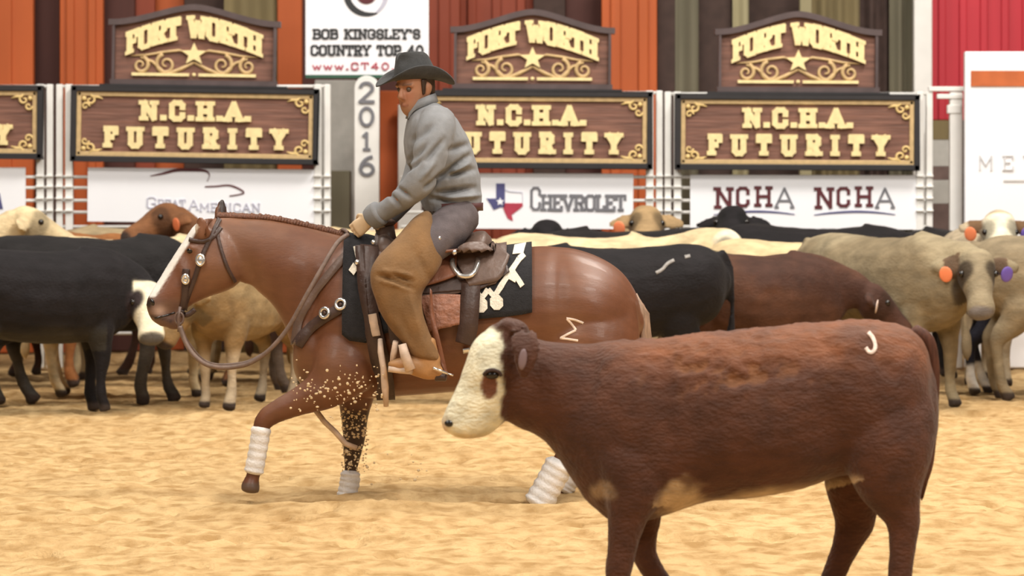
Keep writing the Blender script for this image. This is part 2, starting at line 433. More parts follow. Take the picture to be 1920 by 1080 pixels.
def text_mesh(Mh, txt, x0, x1, z0, h, y0, y1, t=.12, serif=.13, warp=None, track=.12, st=None):
    """letters between x0 and x1 on baseline z0; t stroke thickness relative to h"""
    W = sum(GL[c][0]+track for c in txt)-track
    sx = (x1-x0)/W
    st = st or t
    cur = 0.0; jit = [0]
    wf = warp or (lambda x, z: (x, z0+z*h))
    def seg(a, b, tt):
        ax, az = a; bx, bz = b
        dx, dz = (bx-ax)*sx, (bz-az)*h; L = math.hypot(dx, dz)
        if L < 1e-6: return
        ex, ez = dx/L, dz/L; hw = tt*h/2
        nx, nz = -ez*hw, ex*hw; ex *= hw*.7; ez *= hw*.7
        def mp(xx, zz): return wf(xx, zz/h)
        X0, Z0 = x0+ax*sx, az*h; X1, Z1 = x0+bx*sx, bz*h
        poly = [mp(X0-ex+nx, Z0-ez+nz), mp(X0-ex-nx, Z0-ez-nz), mp(X1+ex-nx, Z1+ez-nz), mp(X1+ex+nx, Z1+ez+nz)]
        jit[0] += 1; Mh.prism(poly, y0-.00035*(jit[0] % 23), y1)
    ins = t/2
    for ch in txt:
        w, strokes, ser = GL[ch]
        sc = lambda p: (cur+p[0], ins+p[1]*(1-2*ins))
        for s_ in strokes:
            for a, b in zip(s_, s_[1:]): seg(sc(a), sc(b), t)
        if serif:
            for p in ser:
                q = sc(p); sw = serif*h/sx
                seg((q[0]-sw, q[1]), (q[0]+sw, q[1]), st)
        cur += w+track

# ------------------------------------------------------------------ background behind the fence
DB = 30.5
def bg_panel(name, x0, x1, y0, y1, mat, label, cat, d=DB, th=.12, ribs=0, kind=None, group=None):
    a = P(x0, y1, d); b = P(x1, y0, d)
    if y1 > 640: a.z = 0
    m = Mesh(); w = b.x-a.x; h = b.z-a.z
    m.box(((a.x+b.x)/2, d+th/2, (a.z+b.z)/2), (w, th, h))
    for k in range(ribs):
        x = a.x+w*(k+.5)/ribs; m.box((x, d-.012, (a.z+b.z)/2), (w/ribs*.35, .05, h))
    o = m.build(name, mat, origin=((a.x+b.x)/2, d, a.z), smooth=False, bevel=.01)
    if kind: o['kind'] = kind
    tag(o, label, cat, group); return o
wb = Mesh(); wb.box((0, 33.2, 3), (40, .3, 6)); o = wb.build('wall_back', M['maroon'], smooth=False); structure(o, 'dark maroon wall far behind the fence', 'wall')
def curtain(x0, x1, y0, y1, mat, label, d, n=3, amp=.05):
    a = P(x0, y1, d); b = P(x1, y0, d); a.z = 0; N = n*10
    m = Mesh(); vs = []; fs = []
    for th in (0, .03):
        for i in range(N+1):
            x = a.x+(b.x-a.x)*i/N; y = d+th+amp*math.sin(i/N*n*2*math.pi)
            vs += [(x, y, a.z), (x, y, b.z)]
    for t in (0, 1):
        o = t*2*(N+1)
        for i in range(N): fs.append((o+2*i, o+2*i+1, o+2*i+3, o+2*i+2))
    o = 2*(N+1)
    for i in range(N): fs += [(2*i, 2*i+2, o+2*i+2, o+2*i), (2*i+1, 2*i+3, o+2*i+3, o+2*i+1)]
    fs += [(0, 1, o+1, o), (2*N, 2*N+1, o+2*N+1, o+2*N)]
    m.add(vs, fs); ob = m.build('curtain', mat, origin=((a.x+b.x)/2, d, 0)); tag(ob, label, 'curtain'); return ob
BH = 'painted panels behind the fence'
for x0, x1, mt, lab, d, rb in [
    (-60, 62, 'orange', 'orange wall panel at the far left behind the fence', 30.4, 1),
    (62, 112, 'maroon', 'dark maroon panel between the two left orange panels', 30.7, 0),
    (112, 193, 'orange', 'second orange wall panel from the left, left of the first arched sign', 30.4, 2),
    (193, 252, 'maroon', 'dark maroon panel right of the second orange panel', 30.7, 0),
    (252, 290, 'rust', 'narrow rust panel behind the left end of the first arched sign', 30.8, 0),
    (290, 345, 'orange', 'orange panel behind the crown of the first arched sign', 31.0, 0),
    (345, 420, 'darkbrown', 'dark brown panel above the first arched sign', 30.8, 0),
    (520, 566, 'orange', 'orange panel left of the white hanging banner', 30.4, 0),
    (804, 862, 'rust', 'rust red panel right of the white hanging banner', 30.5, 1),
    (862, 1000, 'rust', 'wide rust panel behind the middle arched sign', 30.9, 3),
    (1000, 1060, 'darkbrown', 'dark brown panel behind the crown of the middle arched sign', 30.7, 0),
    (1060, 1128, 'maroon', 'maroon panel over the right half of the middle arched sign', 30.8, 0),
    (1128, 1232, 'orange', 'orange brown panel right of the middle arched sign', 30.4, 2),
    (1232, 1266, 'darkbrown', 'dark post right of the orange brown panel', 30.5, 0),
    (1308, 1374, 'darkbrown', 'dark panel at the left end of the third arched sign', 30.6, 0),
    (1404, 1500, 'darkbrown', 'dark opening panel above the left half of the third arched sign', 30.9, 0)]:
    bg_panel('wall_panel', x0, x1, -60, 900, M[mt], lab, 'panel', d=d, ribs=rb, group=BH)
curtain(420, 522, -60, 900, M['olive'], 'olive drape above the right half of the first arched sign', 30.5, 2)
curtain(1266, 1310, -60, 900, M['greyolive'], 'narrow grey green drape right of the dark post', 30.5, 1)
curtain(1374, 1404, -60, 900, M['tan'], 'narrow pale tan drape above the left end of the third arched sign', 30.5, 1)
curtain(1520, 1612, -60, 900, M['olive'], 'olive drape above the right half of the third arched sign', 30.5, 3)
curtain(1612, 1668, -60, 900, M['darkbrown'], 'dark brown drape right of the third arched sign', 30.7, 2)
curtain(1668, 1718, -60, 900, M['greyolive'], 'grey green drape beside the tall white post', 30.5, 2)
bg_panel('post', 1500, 1522, -60, 900, M['tan'], 'pale tan post above the third arched sign', 'post', d=30.3)
bg_panel('post', 1714, 1748, -60, 900, M['white'], 'tall white post beside the red wall', 'post', d=30.2)
o = bg_panel('wall_right', 1746, 2100, -60, 225, M['red'], 'crimson ribbed wall at the upper right', 'wall', d=30.6, ribs=9); o['kind'] = 'structure'
o = bg_panel('wall_left', 590, 668, 150, 900, M['greywall'], 'pale grey wall section left of the year post', 'wall', d=30.3); o['kind'] = 'structure'
bg_panel('pillar', 712, 748, 170, 900, M['orange'], 'orange square pillar right of the white year post', 'pillar', d=29.6, th=.2)
bg_panel('post', 746, 790, 196, 900, M['white'], 'white post just right of the orange pillar behind the rider', 'post', d=29.4)
m = Mesh()
for y0, y1, k in [(225, 262, 0), (262, 312, 1), (312, 337, 2), (337, 382, 1), (382, 450, 2)]:
    m.cur = k; a = P(1742, y1, 30.0); b = P(1800, y0, 30.0)
    m.box(((a.x+b.x)/2, 30.0+.05, (a.z+b.z)/2), (b.x-a.x, .1, b.z-a.z-.004))
o = m.build('plank_partition', [M['olive'], M['greywall'], M['brownplank']], smooth=False); tag(o, 'partition of brown and grey horizontal planks left of the big white board', 'partition')
bg_panel('stub_wall', 618, 656, 320, 900, M['greyolive'], 'low grey brown stub wall left of the year post', 'wall', d=29.8, th=.3)

# ------------------------------------------------------------------ fence panels
DF = 27.6; SF = FPX/DF
def gate(x0, x1, label, posts=(0, 1), ytop=158):
    cx = (x0+x1)/2; org = P(cx, 675, DF); org.z = 0
    r = empty('fence_panel', org); tag(r, label, 'fence panel', 'white pipe fence panels around the pen')
    zt = P(cx, ytop, DF).z
    for side in posts:
        for xx, w in ((0, 12), (17, 14)):
            px = x0+xx+w/2 if side == 0 else x1-xx-w/2
            m = Mesh(); a = P(px, 0, DF); ww = w/SF
            m.box((a.x, DF, zt/2), (ww, .07, zt))
            for yy in (330, 350, 372, 395): 
                z = P(0, yy, DF).z; m.box((a.x, DF-.02, z), (ww*1.15, .08, .02))
            m.build('post', M['white'], r, smooth=False, bevel=.008)
    for yy in (ytop+4, 332, 352, 376, 398, 425, 455, 490, 530, 575, 625):
        z = P(cx, yy, DF).z; m = Mesh()
        m.tube([(P(x0, 0, DF).x, DF, z), (P(x1, 0, DF).x, DF, z)], .014, 8); m.build('rail', M['white'], r)
    return r
gate(-330, 100, 'white fence panel cut off by the left edge of the photo', posts=(1,))
gate(106, 620, 'white fence panel carrying the first full brown sign from the left')
gate(752, 1242, 'white fence panel behind the rider and the middle brown sign', posts=(1,), ytop=170)
gate(1246, 1748, 'white fence panel carrying the rightmost brown sign', ytop=172)

# ------------------------------------------------------------------ signs
def frame_at(name, x0, y0, x1, y1, d, tilt, label, cat, group=None):
    """Empty at the bottom middle; children are local (x right, z up, -y to the viewer)"""
    a = P((x0+x1)/2, y1, d); s = d/FPX
    r = empty(name, a, (0, math.radians(tilt), 0)); r['_o'] = (0, 0, 0)
    tag(r, label, cat, group); return r, (x1-x0)*s, (y1-y0)*s
def scroll(cx, cz, r0, turns, a0, dirn, y, n=22, k=.85):
    pts = []
    for i in range(n+1):
        t = i/n; r = r0*(1-k*t); a = a0+dirn*turns*2*math.pi*t
        pts.append((cx+r*math.cos(a), y, cz+r*math.sin(a)))
    return pts
def ncha_sign(x0, y0, x1, y1, tilt, label, d=27.535):
    r, w, h = frame_at('sign_board', x0, y0, x1, y1, d, tilt, label, 'sign', 'brown carved signs on the fence')
    m = Mesh(); m.box((0, 0, h/2), (w*.98, .05, h*.96)); m.build('board', M['board'], r, smooth=False)
    f = Mesh(); t = .045
    for c, sz in (((0, -.02, h-t/2), (w, .10, t)), ((0, -.02, t/2), (w, .10, t)), ((-w/2+t/2, -.02, h/2), (t, .10, h)), ((w/2-t/2, -.02, h/2), (t, .10, h))): f.box(c, sz)
    f.build('frame', M['blackframe'], r, smooth=False, bevel=.006)
    g = Mesh(); gi = t+.006; gt = .032
    for c, sz in (((0, -.035, h-gi-gt/2), (w-2*gi, .03, gt)), ((0, -.035, gi+gt/2), (w-2*gi, .03, gt)), ((-w/2+gi+gt/2, -.035, h/2), (gt, .03, h-2*gi)), ((w/2-gi-gt/2, -.035, h/2), (gt, .03, h-2*gi))): g.box(c, sz)
    g.build('gold_border', M['goldtan'], r, smooth=False, bevel=.005)
    for sx in (-1, 1):
        for sz in (-1, 1):
            c = Mesh(); X = sx*(w/2-gi-gt-.035); Z = h/2+sz*(h/2-gi-gt-.035)
            c.tube(scroll(X-sx*.04, Z, .045, 1.1, math.pi/2*sz, sx*sz, -.04), [.013*(1-.5*i/22) for i in range(23)], 7)
            c.tube(scroll(X, Z-sz*.055, .035, 1.1, 0, -sx*sz, -.04), [.011*(1-.5*i/22) for i in range(23)], 7)
            c.tube([(X-sx*.05, -.04, Z+sz*.03), (X-sx*.11, -.04, Z+sz*.026), (X-sx*.15, -.04, Z+sz*.012)], [.014, .012, .004], 7)
            c.ball((X+sx*.012, -.04, Z+sz*.012), .022, 8, 6)
            c.build('corner_scroll', M['gold'], r)
    px = lambda v: (v-(x0+x1)/2)*d/FPX
    W = x1-x0; q = lambda f: -w/2+w*f
    m = Mesh(); text_mesh(m, 'N.C.H.A.', q(.283), q(.725), h*.545, h*.285, -.06, -.02, t=.26, serif=.15, track=.22, st=.2); m.build('lettering', M['goldlt'], r, smooth=False)
    m = Mesh(); text_mesh(m, 'FUTURITY', q(.138), q(.868), h*.175, h*.30, -.06, -.02, t=.26, serif=.14, track=.72, st=.2); m.build('lettering', M['goldlt'], r, smooth=False)
    return r
ncha_sign(-380, 160, 80, 296, .4, 'brown carved sign cut by the left edge, only its last gold letter in view')
ncha_sign(134, 165, 596, 305, .9, 'brown carved N.C.H.A. FUTURITY sign left of the white 2016 post')
ncha_sign(768, 172, 1222, 315, .4, 'brown carved N.C.H.A. FUTURITY sign partly hidden by the rider')
ncha_sign(1266, 178, 1722, 318, .3, 'brown carved N.C.H.A. FUTURITY sign nearest the red wall')

def arched_sign(x0, ys, yt, x1, yb, tilt, label, d=27.62):
    """ys shoulder row, yt top of arch, yb bottom"""
    r, w, h = frame_at('arched_sign', x0, ys, x1, yb, d, tilt, label, 'sign', 'arched brown signs above the fence')
    s = d/FPX; rise = (ys-yt)*s; hb = (yb-ys)*s
    def top(x):
        t = abs(x)/(w/2); return hb+rise*(1-sstep(0, 1, np.array([t]))[0]**.85)
    N = 28; xs = [-w/2*.97+w*.97*i/N for i in range(N+1)]
    poly = [(w/2*.965, 0), (-w/2*.965, 0)][::-1]
    poly = [(-w/2*.965, 0), (w/2*.965, 0)]+[(x, top(x)) for x in xs[::-1]]
    m = Mesh(); m.prism(poly, 0, .05); m.build('board', M['board'], r, smooth=False)
    c = Mesh(); vs = []; n2 = 0
    X2 = [-w/2-.02+(w+.04)*i/N for i in range(N+1)]
    c.prism([(x, top(x)-.012) for x in X2]+[(x, top(x)+.04) for x in X2[::-1]], -.05, .07); c.build('arched_trim', M['darktrim'], r, smooth=False)
    lg = Mesh(); lg.box((0, 0, -.012), (w*1.12, .14, .024)); lg.build('ledge', M['blackframe'], r, smooth=False)
    b = Mesh(); b.box((0, -.005, .02), (w, .09, .045)); b.box((-w/2*.965, -.005, hb/2), (.022, .08, hb)); b.box((w/2*.965, -.005, hb/2), (.022, .08, hb)); b.build('frame', M['darktrim'], r, smooth=False)
    L = w*.40; H0 = hb+rise
    def warp(x, z):
        base = .375*H0+.30*H0*(1-(abs(x)/L)**1.5)*.78; hh = .315*H0
        return (x, base+z*hh)
    m = Mesh(); text_mesh(m, 'FORT WORTH', -L, L, 0, .24, -.04, .01, t=.21, serif=.10, warp=warp, track=.09, st=.16); m.build('lettering', M['goldlt'], r, smooth=False)
    st = Mesh(); pts = []
    for k in range(10):
        a = math.pi/2+k*math.pi/5; R = .10 if k % 2 == 0 else .042
        pts.append((R*math.cos(a)*1.15, .405*H0+R*math.sin(a)*1.0))
    st.prism(pts, -.04, .01); st.build('star', M['goldlt'], r, smooth=False)
    sc = Mesh()
    for sx in (-1, 1):
        rad = [.019*(1-.6*i/22) for i in range(23)]
        sc.tube(scroll(sx*L*.42, .27*H0, .092, 1.5, math.pi/2-sx*.3, -sx, -.01), rad, 7)
        sc.tube(scroll(sx*L*.80, .255*H0, .074, 1.4, math.pi/2+sx*.3, sx, -.01), rad, 7)
        sc.tube([(sx*L*.80, -.01, .255*H0+.066), (sx*L*.62, -.01, .30*H0), (sx*L*.42, -.01, .27*H0-.088), (sx*L*.2, -.01, .21*H0), (0, -.01, .30*H0)], [.01, .014, .016, .017, .012], 7)
        sc.tube([(sx*L*.95, -.01, .375*H0), (sx*L*.7, -.01, .39*H0), (sx*L*.45, -.01, .43*H0), (sx*L*.22, -.01, .455*H0), (sx*.06, -.01, .42*H0)], [.006, .011, .013, .012, .006], 7)
    sc.build('scrollwork', M['goldtan'], r)
    bar = Mesh(); bar.box((-L*.5, -.01, .135*H0), (L*.86, .04, .026)); bar.box((L*.5, -.01, .135*H0), (L*.86, .04, .026)); bar.ball((0, -.01, .135*H0), .018, 8, 6)
    bar.build('gold_bar', M['goldlt'], r, smooth=False)
    return r
arched_sign(207, 47, 17, 520, 160, .9, 'arched FORT WORTH sign left of the white hanging banner')
arched_sign(848, 60, 26, 1148, 167, .4, 'arched FORT WORTH sign right behind the rider hat')
arched_sign(1344, 64, 30, 1648, 173, .3, 'arched FORT WORTH sign nearest the red wall')
def banner(x0, y0, x1, y1, label, d=27.578, tilt=0.0, hem=True):
    r, w, h = frame_at('banner', x0, y0, x1, y1, d, tilt, label, 'banner', 'white sponsor banners on the fence')
    m = Mesh(); m.box((0, 0, h/2), (w, .012, h)); m.build('banner_sheet', M['banner'], r, smooth=False)
    X = lambda px: (px-(x0+x1)/2)*d/FPX
    Z = lambda py: (y1-py)*d/FPX
    return r, X, Z
banner(-300, 314, 48, 412, 'white banner at the left edge with only a blue corner mark')
r, X, Z = banner(164, 316, 598, 417, 'white banner with a red swoosh under the left brown sign', tilt=.5)
def ribbon(Mh, pts, ws, y0=-.012, y1=-.004):
    pts = [Vector((p[0], 0, p[1])) for p in pts]; L = []; R = []
    for i, p in enumerate(pts):
        t = (pts[min(i+1, len(pts)-1)]-pts[max(i-1, 0)]).normalized(); n = Vector((-t.z, 0, t.x))*ws[i]/2
        L.append((p+n)); R.append((p-n))
    for i in range(len(pts)-1):
        Mh.prism([(L[i].x, L[i].z), (R[i].x, R[i].z), (R[i+1].x, R[i+1].z), (L[i+1].x, L[i+1].z)], y0, y1)
m = Mesh(); S1 = spline([(281, 331), (305, 326), (330, 319.5), (355, 318.5), (383, 320), (392, 328), (388, 340)], 24)
ribbon(m, [(X(a), Z(b)) for a, b in S1], [.006+.022*math.sin(math.pi*min(1, i/20)) for i in range(24)])
S2 = spline([(384, 350), (405, 349), (428, 347), (445, 352), (457, 360), (448, 364), (430, 367)], 24)
ribbon(m, [(X(a), Z(b)) for a, b in S2], [.016-.006*abs(i-10)/12 for i in range(24)]); m.build('red_swoosh', M['inkmaroon'], r, smooth=False)
m = Mesh(); text_mesh(m, 'G', X(274), X(294), Z(392), Z(370)-Z(392), -.012, -.004, t=.1, serif=.05)
text_mesh(m, 'REAT', X(296), X(348), Z(391), Z(374)-Z(391), -.012, -.004, t=.12, serif=.08)
text_mesh(m, 'A', X(354), X(372), Z(394), Z(374)-Z(394), -.012, -.004, t=.1, serif=.08)
text_mesh(m, 'MERICAN', X(374), X(488), Z(397), Z(380)-Z(397), -.012, -.004, t=.12, serif=.08); m.build('lettering', M['inkpale'], r, smooth=False)

r, X, Z = banner(872, 325, 1187, 429, 'white banner with a Texas emblem and CHEVROLET lettering', tilt=.2)
zx = lambda a: X(890+a*.1615); zz = lambda b: Z(320+b*.1615)
m = Mesh(); m.prism([(zx(a), zz(b)) for a, b in [(248, 150), (350, 150), (350, 380), (345, 430), (300, 425), (220, 460), (180, 390), (135, 325), (248, 325)]], -.012, -.004); m.build('blue_field', M['inkblue'], r, smooth=False)
m = Mesh(); m.prism([(zx(a), zz(b)) for a, b in [(345, 378), (552, 378), (560, 410), (530, 440), (430, 515), (445, 585), (385, 560), (350, 490), (330, 440)]], -.012, -.004); m.build('red_field', M['inkrose'], r, smooth=False)
m = Mesh(); ribbon(m, [(zx(a), zz(b)) for a, b in [(352, 225), (400, 245), (480, 250), (550, 255)]], [.008]*4); ribbon(m, [(zx(a), zz(b)) for a, b in [(550, 255), (556, 320), (555, 378)]], [.004]*3); m.build('outline', M['inkpale'], r, smooth=False)
m = Mesh(); pts = []
for k in range(10):
    a = math.pi/2+k*math.pi/5; R = .038 if k % 2 == 0 else .016; pts.append((zx(295)+R*math.cos(a), zz(362)+R*math.sin(a)))
m.prism(pts, -.016, -.004); m.build('star', M['banner'], r, smooth=False)
m = Mesh(); text_mesh(m, 'C', X(994), X(1014), Z(395), Z(350)-Z(395), -.012, -.004, t=.11, serif=.05)
text_mesh(m, 'HEVROLET', X(1015), X(1173), Z(396), Z(364)-Z(396), -.012, -.004, t=.17, serif=.12, track=.05); m.build('lettering', M['inkgrey'], r, smooth=False)

r, X, Z = banner(1294, 328, 1724, 430, 'white banner with two dark red NCHA marks', tilt=.1)
for dx in (0, 188.5):
    for ch, a, b, c, e, mt in [('N', 1340, 1374, 392, 351, 'inkmaroon'), ('C', 1380, 1405, 389, 350, 'inkmaroon'), ('H', 1415, 1447, 388, 349, 'inkmaroon'), ('A', 1453, 1488, 391, 351, 'inkgrey')]:
        m = Mesh(); text_mesh(m, ch, X(a+dx), X(b+dx), Z(c), Z(e)-Z(c), -.012, -.004, t=(.16 if ch != 'A' else .11), serif=.12 if ch != 'A' else .06); m.build('lettering', M[mt], r, smooth=False)
    m = Mesh(); ribbon(m, [(X(a+dx), Z(b)) for a, b in spline([(1338, 403), (1370, 399), (1415, 396.5), (1455, 398), (1490, 402)], 14)], [.006+.012*math.sin(math.pi*i/13) for i in range(14)])
    m.build('underline', M['inkblue'], r, smooth=False)

# blue corner mark on the leftmost banner
lb_ = [o for o in bpy.data.objects if o.get('label', '').startswith('white banner at the left edge')][0]
m = Mesh(); s_ = 27.578/FPX; m.prism([((a+126)*s_, (412-b)*s_) for a, b in [(-14, 392), (-10, 360), (0, 362), (6, 392)]], -.012, -.008); m.build('blue_mark', M['inkblue'], lb_, smooth=False)

# hanging banner with the radio show lettering
r, X, Z = banner(573, -100, 804, 141, 'tall white hanging banner with COUNTRY TOP 40 lettering above the year post', d=28.6)
m = Mesh(); text_mesh(m, "BOB KINGSLEY'S", X(587), X(788), Z(74), Z(54)-Z(74), -.012, -.004, t=.2, serif=.12, track=.1); text_mesh(m, 'COUNTRY TOP 40', X(583), X(794), Z(105), Z(84)-Z(105), -.012, -.004, t=.2, serif=.12, track=.1); m.build('lettering', M['ink'], r, smooth=False)
m = Mesh(); text_mesh(m, 'www.CT40.com', X(586), X(796), Z(132), Z(117)-Z(132), -.012, -.004, t=.17, serif=0, track=.22); m.build('web_address', M['inkrose'], r, smooth=False)
m = Mesh(); m.cur = 0
cx, cz = X(687), Z(-12); s_ = 28.6/FPX
A_ = [math.radians(170+190*i/40) for i in range(41)]
def ring_part(m, r0, r1, a0, a1, tap=True, n=40):
    for i in range(n):
        q = []
        for (t, rr) in ((i/n, 1), (i/n, 0), ((i+1)/n, 0), ((i+1)/n, 1)):
            a = math.radians(a0+(a1-a0)*t); k = math.sin(math.pi*t)**.5 if tap else 1
            R = (r1 if rr else r1-(r1-r0)*k)*s_; q.append((cx+R*math.cos(a), cz+R*math.sin(a)))
        m.prism(q, -.012, -.004)
ring_part(m, 31, 43, 120, 300); m.build('ring_logo', M['ink'], r, smooth=False)
m = Mesh(); ring_part(m, 33, 42, 290, 420); m.build('grey_arc', M['inkpale'], r, smooth=False)
m = Mesh(); m.prism([(cx+20*s_*math.cos(i*math.pi/16), cz+20*s_*math.sin(i*math.pi/16)) for i in range(32)], -.012, -.004); m.build('logo_disc', M['inkmaroon'], r, smooth=False)
m = Mesh(); m.box((0, .01, -.012), (231*s_, .06, .03)); m.build('bottom_rail', make_mat('green_rail', (.03, .10, .06), .5), r, smooth=False)

# year post
d = 28.2; s_ = d/FPX; base = P(688, 0, d); base.z = 0
r = empty('year_post', base); tag(r, 'round topped white post with the year 2016 running down it', 'post'); r['_o'] = (0, 0, 0)
zt = P(0, 142, d).z; w = 47*s_
m = Mesh(); m.prism([(-w/2, 0), (w/2, 0)]+[(w/2*math.cos(math.pi*i/12), zt-w/2+w/2*math.sin(math.pi*i/12)) for i in range(13)], -.04, .04); m.build('post_body', M['white'], r, smooth=False, bevel=.01)
m = Mesh()
for ch, y0, y1 in (('2', 153, 194), ('0', 200, 238), ('1', 247, 283), ('6', 291, 331)):
    z0 = P(0, y1, d).z; z1 = P(0, y0, d).z; hw = 15*s_ if ch != '1' else 8*s_
    text_mesh(m, ch, -hw, hw, z0, z1-z0, -.052, -.038, t=.15, serif=.14, track=0)
m.build('year_digits', M['inkgrey'], r, smooth=False)

# big white board at the right
d = 27.3; s_ = d/FPX
r = empty('sponsor_board', P(1950, 0, d)); r.location.z = 0; r['_o'] = (0, 0, 0); tag(r, 'big white board with an orange stripe at the right edge', 'board')
zz = lambda y: P(0, y, d).z; xx = lambda x: P(x, 0, d).x-r.location.x
m = Mesh(); m.box(((xx(1808)+xx(2150))/2, 0, (zz(97)+.02)/2), (xx(2150)-xx(1808), .08, zz(97)-.02)); m.build('panel', M['banner'], r, smooth=False, bevel=.01)
m = Mesh(); m.box(((xx(1819)+xx(2140))/2, -.045, (zz(133)+zz(162))/2), (xx(2140)-xx(1819), .015, zz(133)-zz(162))); m.build('orange_stripe', make_mat('orange_stripe', (.50, .125, .035), .5), r, smooth=False)
m = Mesh(); text_mesh(m, 'MERCURIA', xx(1832), xx(2130), zz(320), zz(291)-zz(320), -.05, -.038, t=.10, serif=0, track=.55); m.build('lettering', make_mat('silver_ink', (.60, .60, .62), .5, namt=0), r, smooth=False)
m = Mesh(); m.box(((xx(1880)+xx(2110))/2, -.045, zz(338)), (xx(2110)-xx(1880), .012, .02)); m.build('tagline_bar', make_mat('silver_line', (.70, .70, .71), .5, namt=0), r, smooth=False)
r = empty('bracket_post', P(1792, 0, 27.6)); r.location.z = 0; r['_o'] = (0, 0, 0); tag(r, 'white post with a stepped bracket left of the big white board', 'post')
s_ = 27.6/FPX; zz = lambda y: P(0, y, 27.6).z
m = Mesh(); m.box((0, 0, zz(172)/2), (24*s_, .08, zz(172))); m.build('upright', M['white'], r, smooth=False, bevel=.01)
m = Mesh(); m.box((-19*s_, -.02, zz(167)), (66*s_, .06, 9*s_)); m.box((-12*s_, -.02, zz(181)), (48*s_, .06, 9*s_)); m.box((-4*s_, -.02, zz(205)), (26*s_, .06, 16*s_)); m.build('bracket', M['white'], r, smooth=False, bevel=.006)
# ------------------------------------------------------------------ cattle
COAT = make_mat('cattle_coat', attr=True, rough=.72, nscale=16, namt=.20, bump=.35, bscale=70, spec=.17, sheen=.05, stretch=(.6, 1, 1), namt2=.16, nscale2=4)
HOOFM = make_mat('hoof_horn', (.045, .03, .022), .6, namt=.2)
EYEM = make_mat('dark_eye', (.012, .008, .006), .12, namt=0, spec=.6)
TAGS = {'orange': make_mat('orange_tag', (.85, .24, .10), .5, namt=.05), 'purple': make_mat('purple_tag', (.16, .10, .42), .5, namt=.05), 'white': make_mat('white_tag', (.75, .6, .52), .5, namt=.05)}

